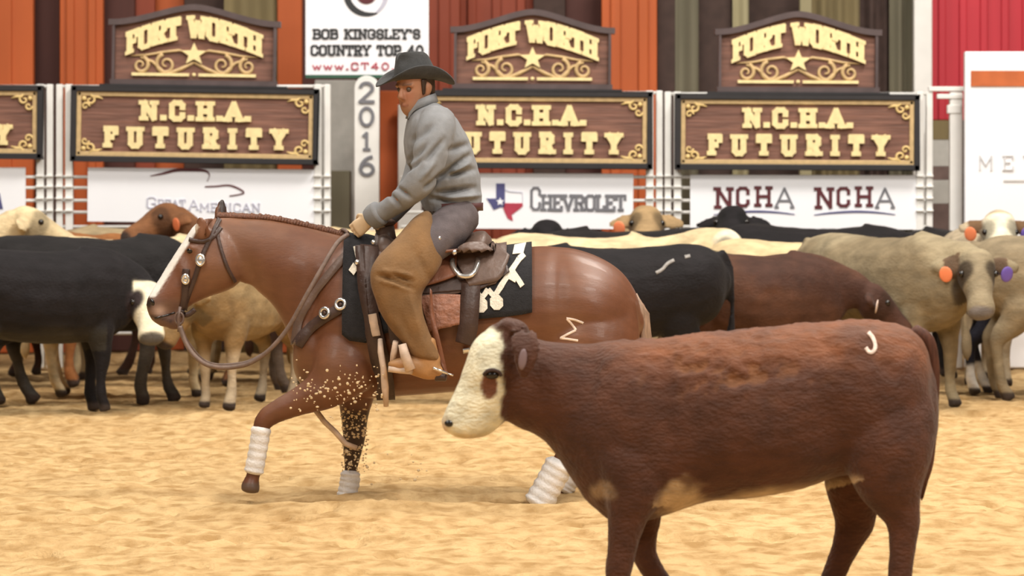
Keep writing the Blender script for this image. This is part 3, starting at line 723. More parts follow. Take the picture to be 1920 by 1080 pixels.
def rotz(a): return Matrix.Rotation(a, 3, 'Z')
def make_cow(px, d, yaw, label, color, h=1.0, neck=(0, 20), head=(0, 35), nl=.34, face=None, nose=(.05, .035, .03), belly=None,
             legcol=None, ear=None, tags=(), swing=(0, 0, 0, 0), fat=1.0, blotch=None, voxel=.017, group='cattle in the herd', cat='calf', eyeband=None, socks=None, brand=None, name='calf', hs=1.0):
    """yaw: heading in degrees (0 = to the right, 90 = away).  neck=(yaw, elevation), head=(yaw, pitch down) relative to the heading"""
    root = Vector(((px-960)*d/FPX, d, 0))
    R = Matrix.Rotation(math.radians(yaw), 3, 'Z')
    V = Vector
    def tr(x, zt, zb, hw, e=2.2, sh=0): return (V((x, 0, (zt+zb)/2)), V((sh, 0, (zt-zb)/2)), V((0, hw*fat, 0)), e)
    trunk = [tr(-.70, .96, .76, .08), tr(-.64, 1.04, .64, .17), tr(-.52, 1.09, .57, .235), tr(-.32, 1.095, .52, .255), tr(-.10, 1.075, .47, .285), tr(.14, 1.07, .45, .285), tr(.34, 1.085, .46, .245), tr(.50, 1.07, .49, .205), tr(.62, 1.00, .55, .15), tr(.70, .92, .63, .09)]
    chains = [trunk]
    na, ne = math.radians(neck[0]), math.radians(neck[1])
    base = V((.42, 0, .84)); nd = rotz(na) @ V((math.cos(ne), 0, math.sin(ne)))
    poll = base+V((.12, 0, .03))+nd*nl
    ha, hp = math.radians(head[0]), math.radians(head[1])
    hd = rotz(ha) @ V((math.cos(hp), 0, -math.sin(hp))); hl = rotz(ha) @ V((0, 1, 0)); hu = hd.cross(hl).normalized()
    pts = [base+V((-.08, 0, 0)), base+V((.10, 0, .01)), base+V((.14, 0, .02))+nd*nl*.38, base+V((.13, 0, .03))+nd*nl*.72, poll-hu*.02]
    nr = []
    for i, p in enumerate(pts):
        t = (pts[min(i+1, 4)]-pts[max(i-1, 0)]).normalized(); s_ = V((0, 1, 0)); s_ = (s_-t*s_.dot(t))
        s_ = s_.normalized() if s_.length > .2 else (hl-t*hl.dot(t)).normalized()
        u = t.cross(s_); nr.append((p, u*[.27, .23, .175, .135, .10][i], s_*[.17, .14, .11, .09, .085][i], 2.0))
    chains.append(nr)
    L = .41*hs
    hr = []
    for s_, hh, hw, off in [(-.10, .06, .065, .0), (0, .098, .092, -.01), (.16, .122, .105, -.025), (.34, .118, .102, -.03), (.52, .102, .084, -.03), (.70, .086, .074, -.03), (.86, .080, .078, -.033), (.96, .072, .076, -.035), (1.03, .046, .056, -.035)]:
        hr.append((poll+hd*L*s_+hu*off*hs, hu*hh*hs, hl*hw*hs*1.13, 2.3))
    chains.append(hr)
    for sd in (1, -1):
        b = poll+hl*sd*.075*hs-hu*.02+hd*.03
        dr = (hl*sd*.95-hd*.12-hu*.28).normalized(); fl = (hd*.75-hu*.3); fl = (fl-dr*fl.dot(dr)).normalized(); th = dr.cross(fl)
        chains.append([(b, fl*.028, th*.022, 2), (b+dr*.05, fl*.055, th*.022, 2), (b+dr*.12, fl*.060, th*.018, 2), (b+dr*.20, fl*.024, th*.015, 2)])
    LG = [(.43, .14, 0, swing[0]), (.43, -.14, 0, swing[1]), (-.47, .14, 1, swing[2]), (-.47, -.14, 1, swing[3])]
    for x, y, hind, sw in LG:
        if hind: q = [(.06, .80, .15, .07), (.10, .62, .155, .105), (.03, .49, .095, .075), (-.07, .385, .056, .047), (-.06, .24, .036, .033), (-.04, .11, .04, .038), (-.01, .045, .042, .042), (.01, .0, .05, .046)]
        else: q = [(0, .74, .10, .06), (-.01, .55, .092, .08), (0, .43, .066, .06), (.01, .325, .047, .046), (0, .20, .033, .033), (0, .10, .039, .037), (.02, .045, .04, .042), (.03, .0, .048, .046)]
        pp = []
        for a, z, ra, rb in q: pp.append((x+a+sw*max(0, (.7-z))/.7, y*(1-.12*(z < .5)), z+.008, ra, rb))
        chains.append(limb3(pp))
    chains.append(limb3([(-.66, 0, 1.04, .035, .035), (-.73, 0, .93, .025, .025), (-.74, 0, .7, .018, .018), (-.73, 0, .5, .024, .024), (-.72, 0, .34, .034, .03), (-.72, 0, .26, .015, .015)]))
    v, fs, e = fuse(chains, voxel, iters=5, sub=3, seg=20)
    n = normals_of(v, fs)
    v = v+n*((fbm(v*9+px*.01, 2)-.5)*.014+(fbm(v*3.2+px*.02, 2)-.5)*.03)[:, None]
    q = v-np.array(poll); hx = q@np.array(hd)/L; hz = q@np.array(hu); hy = q@np.array(hl)
    inhead = (hx > -.25) & (hx < 1.3) & (np.abs(hz) < .22) & (np.abs(hy) < .2)
    col = np.tile(np.array(color, float), (len(v), 1))
    nz = fbm(v*5+px*.013, 3)
    if blotch is not None: col = mixc(col, blotch, sstep(.42, .62, fbm(v*3.1+px*.07, 2)))
    if belly is not None: col = mixc(col, belly, sstep(.60, .50, v[:, 2]+(nz-.5)*.12)*(v[:, 0] > -.45)*(v[:, 0] < .45)*(v[:, 2] > .40))
    if legcol is not None: col = mixc(col, legcol, sstep(.42, .30, v[:, 2]+(nz-.5)*.1)*(v[:, 0] > -.66))
    if socks is not None: col = mixc(col, socks, sstep(.24, .21, v[:, 2]+(nz-.5)*.05))
    if ear is not None: col = mixc(col, ear, (inhead & (np.abs(hy) > .105) & (hx < .26) & (hx > -.1) & (np.abs(hz+.01) < .075)).astype(float))
    if face is not None: col = mixc(col, face, inhead*sstep(.0, .05, hx+(nz-.5)*.12)*sstep(.118, .10, np.abs(hy)+(nz-.5)*.03))
    if eyeband is None: eyeband = tuple(c*.45 for c in (face or color))
    if eyeband is not None: col = mixc(col, eyeband, inhead*sstep(.09, .05, np.hypot((hx-.32)*L, (np.abs(hy)-.095)*1.2)))
    col = mixc(col, nose, inhead*sstep(.93, .99, hx+(nz-.5)*.06))
    col = mixc(col, (.05, .035, .028), sstep(.055, .04, v[:, 2]))
    Rn = np.array(R); c0 = np.array(root)
    W = (v*h)@Rn.T+c0
    o = to_obj(name, W, fs, COAT, origin=root, colors=col)
    tag(o, label, cat, group)
    def world(p): return R @ (V(p)*h)+root
    for sd in (1, -1):
        m = Mesh(); m.ball(world(poll+hd*L*.33+hl*sd*.106*hs+hu*.028), .021*h, 10, 7); m.build('eye', EYEM, o)
    HM = R @ Matrix((hd, hl, hu)).transposed()
    for sd in (1, -1):
        m = Mesh(); m.ball(world(poll+hd*L*1.0+hl*sd*.034-hu*.012), Vector((.012, .014, .009))*h, 8, 6, HM); m.build('nostril', EYEM, o)
    for sd, colr in tags:
        dr = (hl*sd*.95-hd*.12-hu*.28).normalized(); c = poll+hl*sd*.075+hd*.075-hu*.03+dr*.115
        m = Mesh(); 
        nrm = rotz(ha) @ V((1, 0, -.15)); nrm = (nrm-dr*nrm.dot(dr)).normalized(); zz = dr.cross(nrm)
        RM = R @ Matrix((dr, nrm, zz)).transposed()
        c = c+nrm*.022; m.ball(world(c), Vector((.042, .008, .05))*h, 14, 8, RM); m.build('ear_tag', TAGS[colr], o)
    return o

BLACK = (.011, .009, .010); BLK2 = (.014, .012, .012); CREAM = (.66, .52, .31); CREAM2 = (.60, .46, .26); TAN = (.30, .21, .105); GREY = (.195, .150, .088); DKB = (.060, .028, .017); BRN = (.13, .055, .025); RUST = (.30, .12, .04); WHITE = (.78, .70, .52)
# front row
make_cow(62, 21.9, 24, 'black calf at far left with a white face turned to the camera', BLACK, h=1.03, neck=(-26, -14), head=(-98, 50), nl=.24, face=(.75, .68, .50), eyeband=(.03, .02, .02), nose=(.10, .09, .08), tags=((-1, 'orange'),), belly=(.032, .028, .022), fat=1.1, voxel=.014)
make_cow(165, 22.95, 4, 'black calf standing behind the white faced calf at far left', BLK2, h=1.10, neck=(60, -5), head=(75, 45), swing=(.1, -.1, .1, -.1), legcol=(.07, .06, .05))
make_cow(462, 22.7, -112, 'tan calf seen between the head and the chest of the horse', TAN, h=.99, neck=(-35, -12), head=(-38, 58), nl=.20, legcol=(.42, .33, .22), swing=(.06, -.05, 0, 0), blotch=(.24, .15, .065), voxel=.015)
make_cow(650, 24.4, 14, 'dark brown calf behind the reins of the horse', DKB, h=1.04, neck=(0, -10), head=(0, 45), legcol=(.10, .07, .05))
make_cow(770, 23.1, 5, 'dark brown calf hidden behind the rider with its legs showing under the horse', DKB, h=1.0, neck=(0, 5), legcol=(.12, .085, .055), swing=(.08, -.06, .1, -.1))
branded = make_cow(1158, 21.6, 182, 'black calf with a pale brand on its rump behind the horse rump', BLACK, h=1.05, neck=(0, 5), fat=1.15)
make_cow(1398, 22.3, 9, 'dark reddish brown calf with its head lowered behind the big red calf', (.085, .036, .020), h=.99, neck=(-12, -10), head=(-4, 42), tags=((-1, 'white'),), blotch=(.06, .026, .017), fat=1.1)
make_cow(1656, 22.85, -50, 'large grey tan calf facing the camera with orange and purple ear tags', GREY, h=1.11, neck=(0, 14), head=(-40, 50), nl=.26, tags=((-1, 'orange'), (1, 'purple')), nose=(.16, .14, .13), eyeband=(.055, .04, .025), ear=(.12, .075, .045), blotch=(.29, .235, .145), face=(.25, .20, .125), voxel=.014, swing=(.05, -.1, .1, -.12))
make_cow(2012, 23.4, 3, 'pale cream calf cut by the right edge behind the grey tan calf', (.25, .195, .12), h=1.09, neck=(0, 0), head=(0, 50))
make_cow(1950, 24.1, 10, 'black calf with white feet at the right edge', (.014, .014, .024), h=.98, neck=(0, 10), socks=(.8, .78, .74), swing=(.1, -.06, .1, -.1))
# rows behind
make_cow(-205, 24.2, 5, 'cream calf at the left edge whose head looks right over the black calf', CREAM, h=1.08, nl=.5, neck=(0, 44), head=(8, 24), nose=(.45, .26, .17))
make_cow(245, 23.75, 4, 'cream calf with a long pale back behind the two black calves', CREAM, h=1.08, neck=(0, 8), head=(0, 45))
make_cow(15, 24.95, 8, 'rust brown calf behind the cream calves at the left', RUST, h=1.10, neck=(0, 22), head=(0, 30))
make_cow(262, 25.8, 175, 'grey tan calf far back left of the horse ears', (.34, .26, .15), h=1.13, neck=(0, 22), head=(0, 35))
make_cow(545, 25.1, 186, 'brown calf looking left just behind the horse ears', (.20, .085, .035), h=1.08, nl=.5, neck=(0, 50), head=(25, 25), tags=((1, 'orange'),))
make_cow(690, 25.8, 3, 'cream calf directly behind the rider saddle', CREAM2, h=1.13, neck=(0, 10))
make_cow(1022, 26.4, -90, 'black calf facing the camera just above the horse rump', BLACK, h=1.12, nl=.45, neck=(0, 28), head=(0, 40))
make_cow(1098, 24.3, 3, 'cream calf with a long back and an orange ear tag above the horse rump', CREAM, h=1.09, nl=.45, neck=(-10, 25), head=(-50, 38), face=WHITE, tags=((-1, 'orange'),), nose=(.5, .4, .3))
make_cow(1215, 23.35, 3, 'grey tan calf low behind the top of the horse rump', (.25, .19, .10), h=1.0, neck=(0, 0))
make_cow(1202, 26.4, -90, 'tan calf far back with an orange ear tag left of the two NCHA marks', (.36, .24, .12), h=1.135, nl=.45, neck=(0, 42), head=(0, 35), tags=((-1, 'orange'),))
make_cow(1190, 24.9, 180, 'black calf in front of the tan calf left of the two NCHA marks', BLK2, h=1.13, neck=(0, 5))
make_cow(1358, 26.35, -90, 'black calf with raised ears below the left NCHA mark', BLACK, h=1.13, nl=.47, neck=(0, 40), head=(-8, 30))
make_cow(1532, 24.98, 2, 'black calf with an arched back below the right NCHA mark', BLACK, h=1.15, neck=(0, -6), head=(0, 45))
make_cow(1655, 26.65, 3, 'small black calf far back right of the arched black back', BLK2, h=1.11, neck=(0, 5))
make_cow(1500, 24.05, 2, 'cream tan calf with its back above the dark reddish calf', CREAM2, h=1.055, neck=(-20, 4), head=(-70, 45), nl=.25)
make_cow(1835, 25.5, -90, 'white faced calf far back at the right with orange and purple ear tags', (.45, .36, .24), h=1.12, nl=.46, neck=(0, 38), head=(0, 46), face=WHITE, ear=(.16, .09, .045), tags=((-1, 'orange'), (1, 'purple')))

for px_, d_, yw, lab in [(150, 26.6, 184, 'dark brown calf in the last row behind the legs of the left black calves'), (480, 26.8, 184, 'dark brown calf in the last row seen by its legs left of the tan calf'), (-190, 25.6, 3, 'dark brown calf in the last row at the left edge')]:
    make_cow(px_, d_, yw, lab, DKB, h=.97, neck=(0, -5), swing=(.1, -.08, .1, -.1))
branded_bvh = BVHTree.FromPolygons([branded.matrix_basis @ v.co for v in branded.data.vertices], [tuple(p.vertices) for p in branded.data.polygons])
# ------------------------------------------------------------------ the horse
HD = 15.76
def hr(*a, **k): return pr(HD, *a, **k)
HW = .315
horse_chains = [
 # trunk
 [hr(600, 470, 566, 672, .10), hr(628, 452, 560, 705, .15), hr(668, 446, 600, 742, .195), hr(706, 452, 668, 748, .235), hr(760, 466, 745, 743, .28), hr(820, 474, 818, 737, .305), hr(900, 474, 898, 728, .31), hr(960, 466, 972, 708, .30), hr(1020, 461, 1040, 700, .29), hr(1075, 467, 1092, 700, .285), hr(1125, 484, 1128, 705, .27), hr(1165, 511, 1160, 700, .23), hr(1191, 549, 1184, 670, .165), hr(1201, 585, 1196, 635, .09)],
 # breast bulge
 [hr(575, 560, 552, 640, .10), hr(590, 570, 553, 700, .15), hr(630, 580, 590, 742, .17), hr(690, 600, 660, 748, .18)],
 # neck
 [hr(392, 410, 440, 500, .055, -.02), hr(424, 407, 452, 528, .07, -.01), hr(458, 408, 482, 545, .08), hr(510, 412, 512, 572, .088), hr(565, 423, 532, 608, .10), hr(615, 435, 548, 650, .13), hr(655, 445, 575, 690, .15)],
 # head
 [hr(277, 566, 290, 604, .036, -.085, 2.3), hr(283, 549, 310, 613, .05, -.08, 2.3), hr(296, 526, 330, 601, .052, -.07), hr(312, 498, 352, 577, .055, -.06), hr(330, 470, 388, 557, .07, -.05), hr(344, 449, 422, 544, .088, -.04), hr(358, 428, 446, 530, .092, -.03), hr(374, 414, 458, 508, .085, -.025), hr(392, 408, 462, 490, .07, -.02)],
 # chin
 [hr(306, 590, 318, 616, .03, -.08), hr(318, 588, 332, 618, .034, -.075), hr(336, 575, 344, 604, .034, -.07)],
 # raised near foreleg
 lb(HD, [(674, 615, 66, .06, -.12), (645, 690, 62, .10, -.15), (608, 730, 40, .075, -.16), (562, 752, 27, .056, -.16), (522, 770, 21, .046, -.16), (500, 784, 19, .042, -.16), (490, 800, 16, .038, -.16), (486, 830, 11.5, .027, -.16), (481, 860, 12, .027, -.16), (477, 880, 15, .034, -.16), (474, 893, 12.5, .032, -.16), (471, 905, 16, .042, -.16), (469, 918, 19, .05, -.16)]),
 # standing off foreleg
 lb(HD, [(672, 650, 60, .09, .12), (668, 720, 42, .075, .13), (665, 775, 27, .055, .13), (664, 822, 21, .046, .13), (661, 845, 18, .04, .13), (658, 880, 13, .028, .13), (656, 905, 15, .034, .13), (652, 922, 13, .032, .13), (649, 934, 18, .046, .13), (648, 942, 20, .05, .13)]),
 # hind legs
 lb(HD, [(1122, 555, 70, .07, -.13), (1108, 640, 92, .15, -.16), (1092, 710, 70, .11, -.17), (1108, 765, 42, .075, -.17), (1108, 805, 30, .052, -.17), (1082, 835, 25, .046, -.17), (1052, 868, 18, .034, -.17), (1034, 900, 17, .034, -.17), (1022, 922, 18, .040, -.17), (1014, 938, 20, .046, -.17)]),
 lb(HD, [(1130, 570, 80, .13, .15), (1130, 650, 85, .14, .16), (1118, 710, 64, .10, .17), (1140, 765, 40, .07, .17), (1145, 805, 29, .05, .17), (1118, 840, 24, .045, .17), (1085, 868, 17, .034, .17), (1066, 892, 17, .034, .17), (1054, 912, 19, .042, .17), (1046, 924, 22, .05, .17)]),
]
# ears
def leaf(C, tip, w, th, front):
    C = Vector(C); tip = Vector(tip); d = tip-C; t = d.normalized(); f = Vector(front); f = (f-t*f.dot(t)).normalized(); s_ = t.cross(f)
    return [(C, f*w*.7, s_*th, 2), (C+d*.35, f*w, s_*th, 2), (C+d*.7, f*w*.7, s_*th*.8, 2), (C+d*.95, f*w*.2, s_*th*.6, 2)]
horse_chains.append(leaf(P(412, 420, HD+.03), P(417, 371, HD+.05), .036, .018, (1, .3, 0)))
horse_chains.append(leaf(P(382, 448, HD-.095), P(374, 404, HD-.14), .040, .020, (1, -.25, .1)))
hv, hf, he = fuse(horse_chains, .0125, iters=9, sub=4, seg=28)
hn = normals_of(hv, hf)
def pix(v): return v[:, 0]*FPX/v[:, 1]+960, HORY-(v[:, 2]-CAMH)*FPX/v[:, 1]
qx, qy = pix(hv)
def blob(cx, cy, rx, ry, a): return a*np.exp(-(((qx-cx)/rx)**2+((qy-cy)/ry)**2))
# muscle relief
near = (hv[:, 1] < HD).astype(float)
disp = (blob(1110, 560, 60, 70, .022)+blob(1045, 540, 16, 60, -.012)+blob(640, 620, 40, 60, .018)+blob(690, 600, 14, 60, -.010)+blob(415, 505, 30, 34, .016)+blob(352, 485, 12, 20, -.012)+blob(470, 520, 14, 30, -.016)+blob(590, 560, 14, 60, -.014)+blob(560, 500, 50, 30, .008)+blob(600, 740, 20, 12, .008)+blob(330, 520, 9, 20, -.007)
        +blob(357, 465, 10, 5, .012)+blob(312, 585, 20, 14, -.012)+blob(281, 563, 6, 8, .004))
hv = hv+hn*(disp*1.0)[:, None]+hn*((fbm(hv*4.2, 2)-.5)*.010)[:, None]
qx, qy = pix(hv)
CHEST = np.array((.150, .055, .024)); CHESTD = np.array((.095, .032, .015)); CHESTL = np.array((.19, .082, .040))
nz = fbm(hv*3.0, 3)
hc = mixc(np.tile(CHEST, (len(hv), 1)), CHESTL, sstep(.45, .75, nz))
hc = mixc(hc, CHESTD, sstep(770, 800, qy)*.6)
hc = mixc(hc, (.10, .07, .06), sstep(.04, .0, (qx-283-(qy-560)*-.2)/300-.05)*0+sstep(0, 18, (qy-548)-(qx-285)*.1)*(qx < 345)*(qy < 640)*.45)   # muzzle
blz = np.abs((qx-353)+(qy-439)*.64)                                # white blaze down the front of the face
nrm = hn
ax, ay = 366., 418.; bx, by = 283., 548.
tt = np.clip(((qx-ax)*(bx-ax)+(qy-ay)*(by-ay))/((bx-ax)**2+(by-ay)**2), 0, 1)
dl = np.hypot(qx-(ax+tt*(bx-ax)), qy-(ay+tt*(by-ay)))
isface = (qx < 372) & (qy < 556) & (qy > 420)
hc = mixc(hc, (.80, .76, .70), isface*sstep(13, 9, dl+(nz-.5)*4))
hc = mixc(hc, (.50, .34, .26), np.exp(-(((qx-299)/12)**2+((qy-582)/9)**2))*.8)
hc = mixc(hc, (.30, .15, .11), np.exp(-(((qx-377)/7)**2+((qy-430)/13)**2))*(hv[:, 1] < HD-.09)*.8)
hc = mixc(hc, (.018, .012, .01), np.clip(np.exp(-(((qx-279)/6)**2+((qy-569)/8)**2))*1.4, 0, 1))
hc = mixc(hc, (.04, .022, .016), np.clip(np.exp(-(((qy-597)-(qx-300)*.25)/3.0)**2)*(qx < 322)*(qx > 280)*.9*(qy > 560), 0, 1))
hc = mixc(hc, (.03, .016, .012), sstep(8, 3, np.abs(qx-418+(qy-371)*.02)-3+(qy-371)*.06)*(qy < 408)*(qx > 395)*(hv[:, 1] > HD-.02))
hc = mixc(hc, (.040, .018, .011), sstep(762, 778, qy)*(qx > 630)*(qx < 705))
hc = mixc(hc, (.10, .06, .04), sstep(903, 908, qy)*(qx < 700))   # hooves
HCOAT = make_mat('horse_coat', attr=True, rough=.43, nscale=40, namt=.08, bump=.06, bscale=120, spec=.5, coat=.05, namt2=.10, nscale2=5, stretch=(.4, 1, 1))
horse_base = (P(820, 0, HD).x, HD, 0.0)
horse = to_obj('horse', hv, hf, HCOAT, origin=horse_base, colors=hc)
tag(horse, 'chestnut horse with a white blaze carrying the rider', 'horse')
horse_bvh = BVHTree.FromPolygons([Vector(p) for p in hv], hf)
EYEP = P(371, 456, HD-.135)
m = Mesh(); hh_ = hit(357, 470); m.ball(hh_[0]+Vector((0, .010, 0)), (.020, .016, .015), 12, 8); m.build('eye', EYEM, horse)
h = hit(286, 567); m = Mesh(); m.ball(h[0]+Vector((0, .004, 0)), (.011, .010, .019), 12, 8, Matrix.Rotation(-.35, 3, 'Y')); m.build('nostril', EYEM, horse)
m = Mesh(); m.ball(P(376, 457, HD+.055), .018, 12, 8); m.build('eye', EYEM, horse)
# mane lying over the crest, mostly on the off side
MANE = make_mat('mane_hair', (.13, .045, .018), .55, namt=.35, nscale=30, bump=.5, bscale=40, stretch=(3, 3, .5))
m = Mesh(); rnd = random.Random(4)
crest = spline([(408, 404), (430, 404.5), (460, 405.5), (510, 409), (565, 420), (615, 432), (650, 441)], 60)
for i, (a, b) in enumerate(crest):
    p = P(a, b+3, HD); ln = .13+.05*rnd.random()
    jx = rnd.uniform(-.01, .02)
    m.tube([p+Vector((0, -.012, -.002)), p+Vector((.004, .012, .010+.006*rnd.random())), p+Vector((jx, .055, -.01)), p+Vector((jx*2, .10, -ln*.55)), p+Vector((jx*3, .125, -ln))], [.009, .012, .012, .009, .002], 6)
m.build('mane', MANE, horse)
# forelock wisps
m = Mesh()
for i in range(7):
    p = P(398-i*1.5, 412, HD-.03-.012*i); q = P(374+i*2, 440+rnd.uniform(-6, 6), HD-.085-.008*i)
    m.tube([p, (p+q)/2+Vector((0, -.01, .012)), q], [.008, .007, .002], 6)
m.build('forelock', MANE, horse)
m = Mesh()
for i in range(26):
    o_ = rnd.uniform(-.03, .03); o2 = rnd.uniform(-.05, .05)
    pts = [P(1196, 556, HD)+Vector((-.02, o_*.5, rnd.uniform(-.02, .01))), P(1208, 590, HD)+Vector((o_*.4, o_, 0)), P(1214, 660, HD)+Vector((o2*.5, o2, 0)), P(1206, 760, HD)+Vector((o2, o2*1.2, 0)), P(1198+rnd.uniform(-12, 12), 850+rnd.uniform(-30, 25), HD)+Vector((0, o2*1.3, 0))]
    m.tube(pts, [.018, .018, .016, .012, .003], 6)
m.build('tail', make_mat('tail_hair', (.30, .19, .125), .55, namt=.35, nscale=30, stretch=(3, 3, .5)), horse)
# white polo wraps
WRAP = make_mat('white_wrap', (.80, .77, .74), .8, namt=.14, nscale=18, bump=.3, bscale=90)
def wrap(path, label=None):
    n = 28; sp = spline(path, n); rings = []
    C = [P(a, b, HD+dy) for a, b, r, dy in sp]
    vs = []
    for i in range(n):
        t = (C[min(i+1, n-1)]-C[max(i-1, 0)]).normalized(); sd = Vector((0, 1, 0)); sd = (sd-t*sd.dot(t)).normalized(); u = t.cross(sd)
        r = sp[i][2]*HD/FPX*(1+.10*abs(math.sin(i*.21*math.pi)))
        rings.append((C[i], u*r, sd*r*1.0, 2.0))
    m = Mesh(); m.loft(rings, sub=1, seg=20); return m.build('leg_wrap', WRAP, horse)
wrap([(490, 803, 17.5, -.16), (486, 830, 16.5, -.16), (481, 858, 16.5, -.16), (476, 884, 17, -.16)])
wrap([(657, 886, 17, .13), (656, 902, 18, .13), (652, 922, 17.5, .13), (650, 933, 19, .13)])
wrap([(1050, 870, 26, -.17), (1038, 892, 25, -.17), (1024, 918, 25, -.17), (1011, 943, 27, -.17)])
wrap([(1085, 869, 23, .17), (1074, 884, 22, .17), (1062, 902, 22, .17), (1054, 914, 23, .17)])

# ------------------------------------------------------------------ tack laid on the horse
LEA = make_mat('dark_leather', (.060, .034, .026), .45, namt=.22, nscale=14, bump=.15, bscale=60)
LEA2 = make_mat('grey_brown_leather', (.135, .086, .066), .42, namt=.16, nscale=12, bump=.15, bscale=60)
LEA3 = make_mat('russet_leather', (.21, .083, .045), .42, namt=.18, nscale=12, bump=.2, bscale=50)
LEA4 = make_mat('tooled_rose_leather', (.30, .135, .085), .45, namt=.25, nscale=30, bump=.5, bscale=45)
PAD = make_mat('black_felt', (.020, .019, .021), .95, namt=.2, nscale=40, bump=.3, bscale=150)
WOVEN = make_mat('white_weave', (.78, .72, .60), .9, namt=.12, nscale=60, bump=.3, bscale=120)
METAL = make_mat('silver_metal', (.80, .78, .75), .22, namt=.05, metal=.85)
ROPE = make_mat('grey_brown_rein', (.17, .115, .09), .6, namt=.2, nscale=40)
RAW = make_mat('pale_rawhide', (.60, .45, .34), .6, namt=.18, nscale=25)
def strap_px(Mh, path, width, off, th, n=40, bvh=None, wend=None):
    sp = spline(path, n); rows = []; last = None
    for i in range(n):
        t = sp[min(i+1, n-1)]-sp[max(i-1, 0)]; t = t/(np.hypot(*t[:2])+1e-9); nx, ny = -t[1], t[0]
        w = width if wend is None else width+(wend-width)*i/(n-1)
        row = []
        for s_ in (-.5, 0, .5):
            h = hit(sp[i][0]+nx*w*s_, sp[i][1]+ny*w*s_, bvh)
            if h is None:
                if last is None: y = HD-.2
                else: y = last
                p = P(sp[i][0]+nx*w*s_, sp[i][1]+ny*w*s_, y); nr = Vector((0, -1, 0))
            else: p, nr = h; last = p.y
            row.append((p+nr*off, p+nr*(off+th)))
        rows.append(row)
    vs = []; fs = []
    for r in rows:
        for a, b in r: vs += [a, b]
    for i in range(n-1):
        o = i*6; q = o+6
        for k in (0, 2):
            fs.append((o+k+1, o+k+3, q+k+3, q+k+1)); fs.append((o+k, q+k, q+k+2, o+k+2))
        fs.append((o, o+1, q+1, q)); fs.append((o+4, q+4, q+5, o+5))
    fs += [(0, 2, 3, 1), (2, 4, 5, 3)]; o = (n-1)*6; fs += [(o, o+1, o+3, o+2), (o+2, o+3, o+5, o+4)]
    Mh.add(vs, fs); return Mh
def sheet_px(Mh, eA, eB, off, th, n=24, m_=14, bvh=None, bulge=0.0):
    A = spline(eA, n); B = spline(eB, n); top = []; bot = []; last = HD-.3
    for i in range(n):
        for j in range(m_):
            q = A[i]+(B[i]-A[i])*j/(m_-1)
            h = hit(q[0], q[1], bvh)
            if h is None: p = P(q[0], q[1], last); nr = Vector((0, -1, 0))
            else: p, nr = h; last = p.y
            bb = bulge*math.sin(math.pi*i/(n-1))*math.sin(math.pi*j/(m_-1))
            bot.append(p+nr*off); top.append(p+nr*(off+th+bb))
    N = n*m_; fs = []
    for i in range(n-1):
        for j in range(m_-1):
            a = i*m_+j; fs.append((a+N, a+N+1, a+N+m_+1, a+N+m_)); fs.append((a, a+m_, a+m_+1, a+1))
    for i in range(n-1):
        for j in (0, m_-1): a = i*m_+j; fs.append((a, a+N, a+N+m_, a+m_))
    for j in range(m_-1):
        for i in (0, n-1): a = i*m_+j; fs.append((a, a+1, a+N+1, a+N))
    Mh.add(bot+top, fs); return Mh
def poly_px(Mh, poly, off, th, bvh=None):
    bot = []; top = []
    for a, b in poly:
        h = hit(a, b, bvh); p, nr = h if h else (P(a, b, HD-.3), Vector((0, -1, 0)))
        bot.append(p+nr*off); top.append(p+nr*(off+th))
    n = len(poly); Mh.add(bot+top, [tuple(range(n)), tuple(range(2*n-1, n-1, -1))]+[(i, (i+1) % n, (i+1) % n+n, i+n) for i in range(n)]); return Mh
def over_back(Mh, xs, lo_near, lo_far, off, th, seg=36, axis_y=600):
    """blanket over the back: rays from an axis inside the barrel; lo_* lower angle in degrees below horizontal per station"""
    nst = len(xs); bot = []; top = []
    for i, x in enumerate(xs):
        c = P(x, axis_y, HD)
        a0 = -lo_near[i]; a1 = 180+lo_far[i]
        for k in range(seg+1):
            a = math.radians(a0+(a1-a0)*k/seg); d = Vector((0, -math.cos(a), math.sin(a)))
            h = horse_bvh.ray_cast(c, d)
            p = h[0] if h[0] is not None else c+d*.3
            bot.append(p+d*off); top.append(p+d*(off+th))
    N = len(bot); w = seg+1; fs = []
    for i in range(nst-1):
        for k in range(seg):
            a = i*w+k; fs.append((a+N, a+N+w, a+N+w+1, a+N+1)); fs.append((a, a+1, a+w+1, a+w))
    for i in range(nst-1):
        for k in (0, seg): a = i*w+k; fs.append((a, a+w, a+w+N, a+N))
    for k in range(seg):
        for i in (0, nst-1): a = i*w+k; fs.append((a, a+N, a+N+1, a+1))
    Mh.add(bot+top, fs); return Mh
# saddle pad
xs = [646, 660, 690, 730, 780, 840, 900, 950, 980, 997]
pad_m = Mesh(); over_back(pad_m, xs, [14, 20, 22, 10, 2, -1, -3, -5, -7, -9], [14, 20, 22, 10, 2, -1, -3, -5, -7, -9], .006, .020)
pad = pad_m.build('saddle_pad', [PAD, WOVEN], origin=P(820, 600, HD))
tag(pad, 'black felt saddle pad with a white woven zigzag under the saddle', 'saddle pad')
pm = Mesh()
for pl in [[(966, 470), (988, 466), (982, 484), (962, 486)], [(664, 470), (672, 468), (676, 486), (670, 492)], [(657, 510), (665, 498), (674, 508), (666, 520)]]:
    poly_px(pm, pl, .028, .004)
zz_ = [(892, 550), (904, 562), (916, 547), (927, 559), (940, 541), (952, 524), (962, 511), (974, 494), (984, 486)]
for a, b in list(zip(zz_, zz_[1:]))+[((960, 513), (979, 540)), ((953, 523), (968, 531))]: strap_px(pm, [a, b], 9.5, .028, .004, n=5)
for cx, cy in ((902, 574), (931, 569)):
    poly_px(pm, [(cx+13*math.cos(i*math.pi/4+.39), cy+14*math.sin(i*math.pi/4+.39)) for i in range(8)], .028, .004)
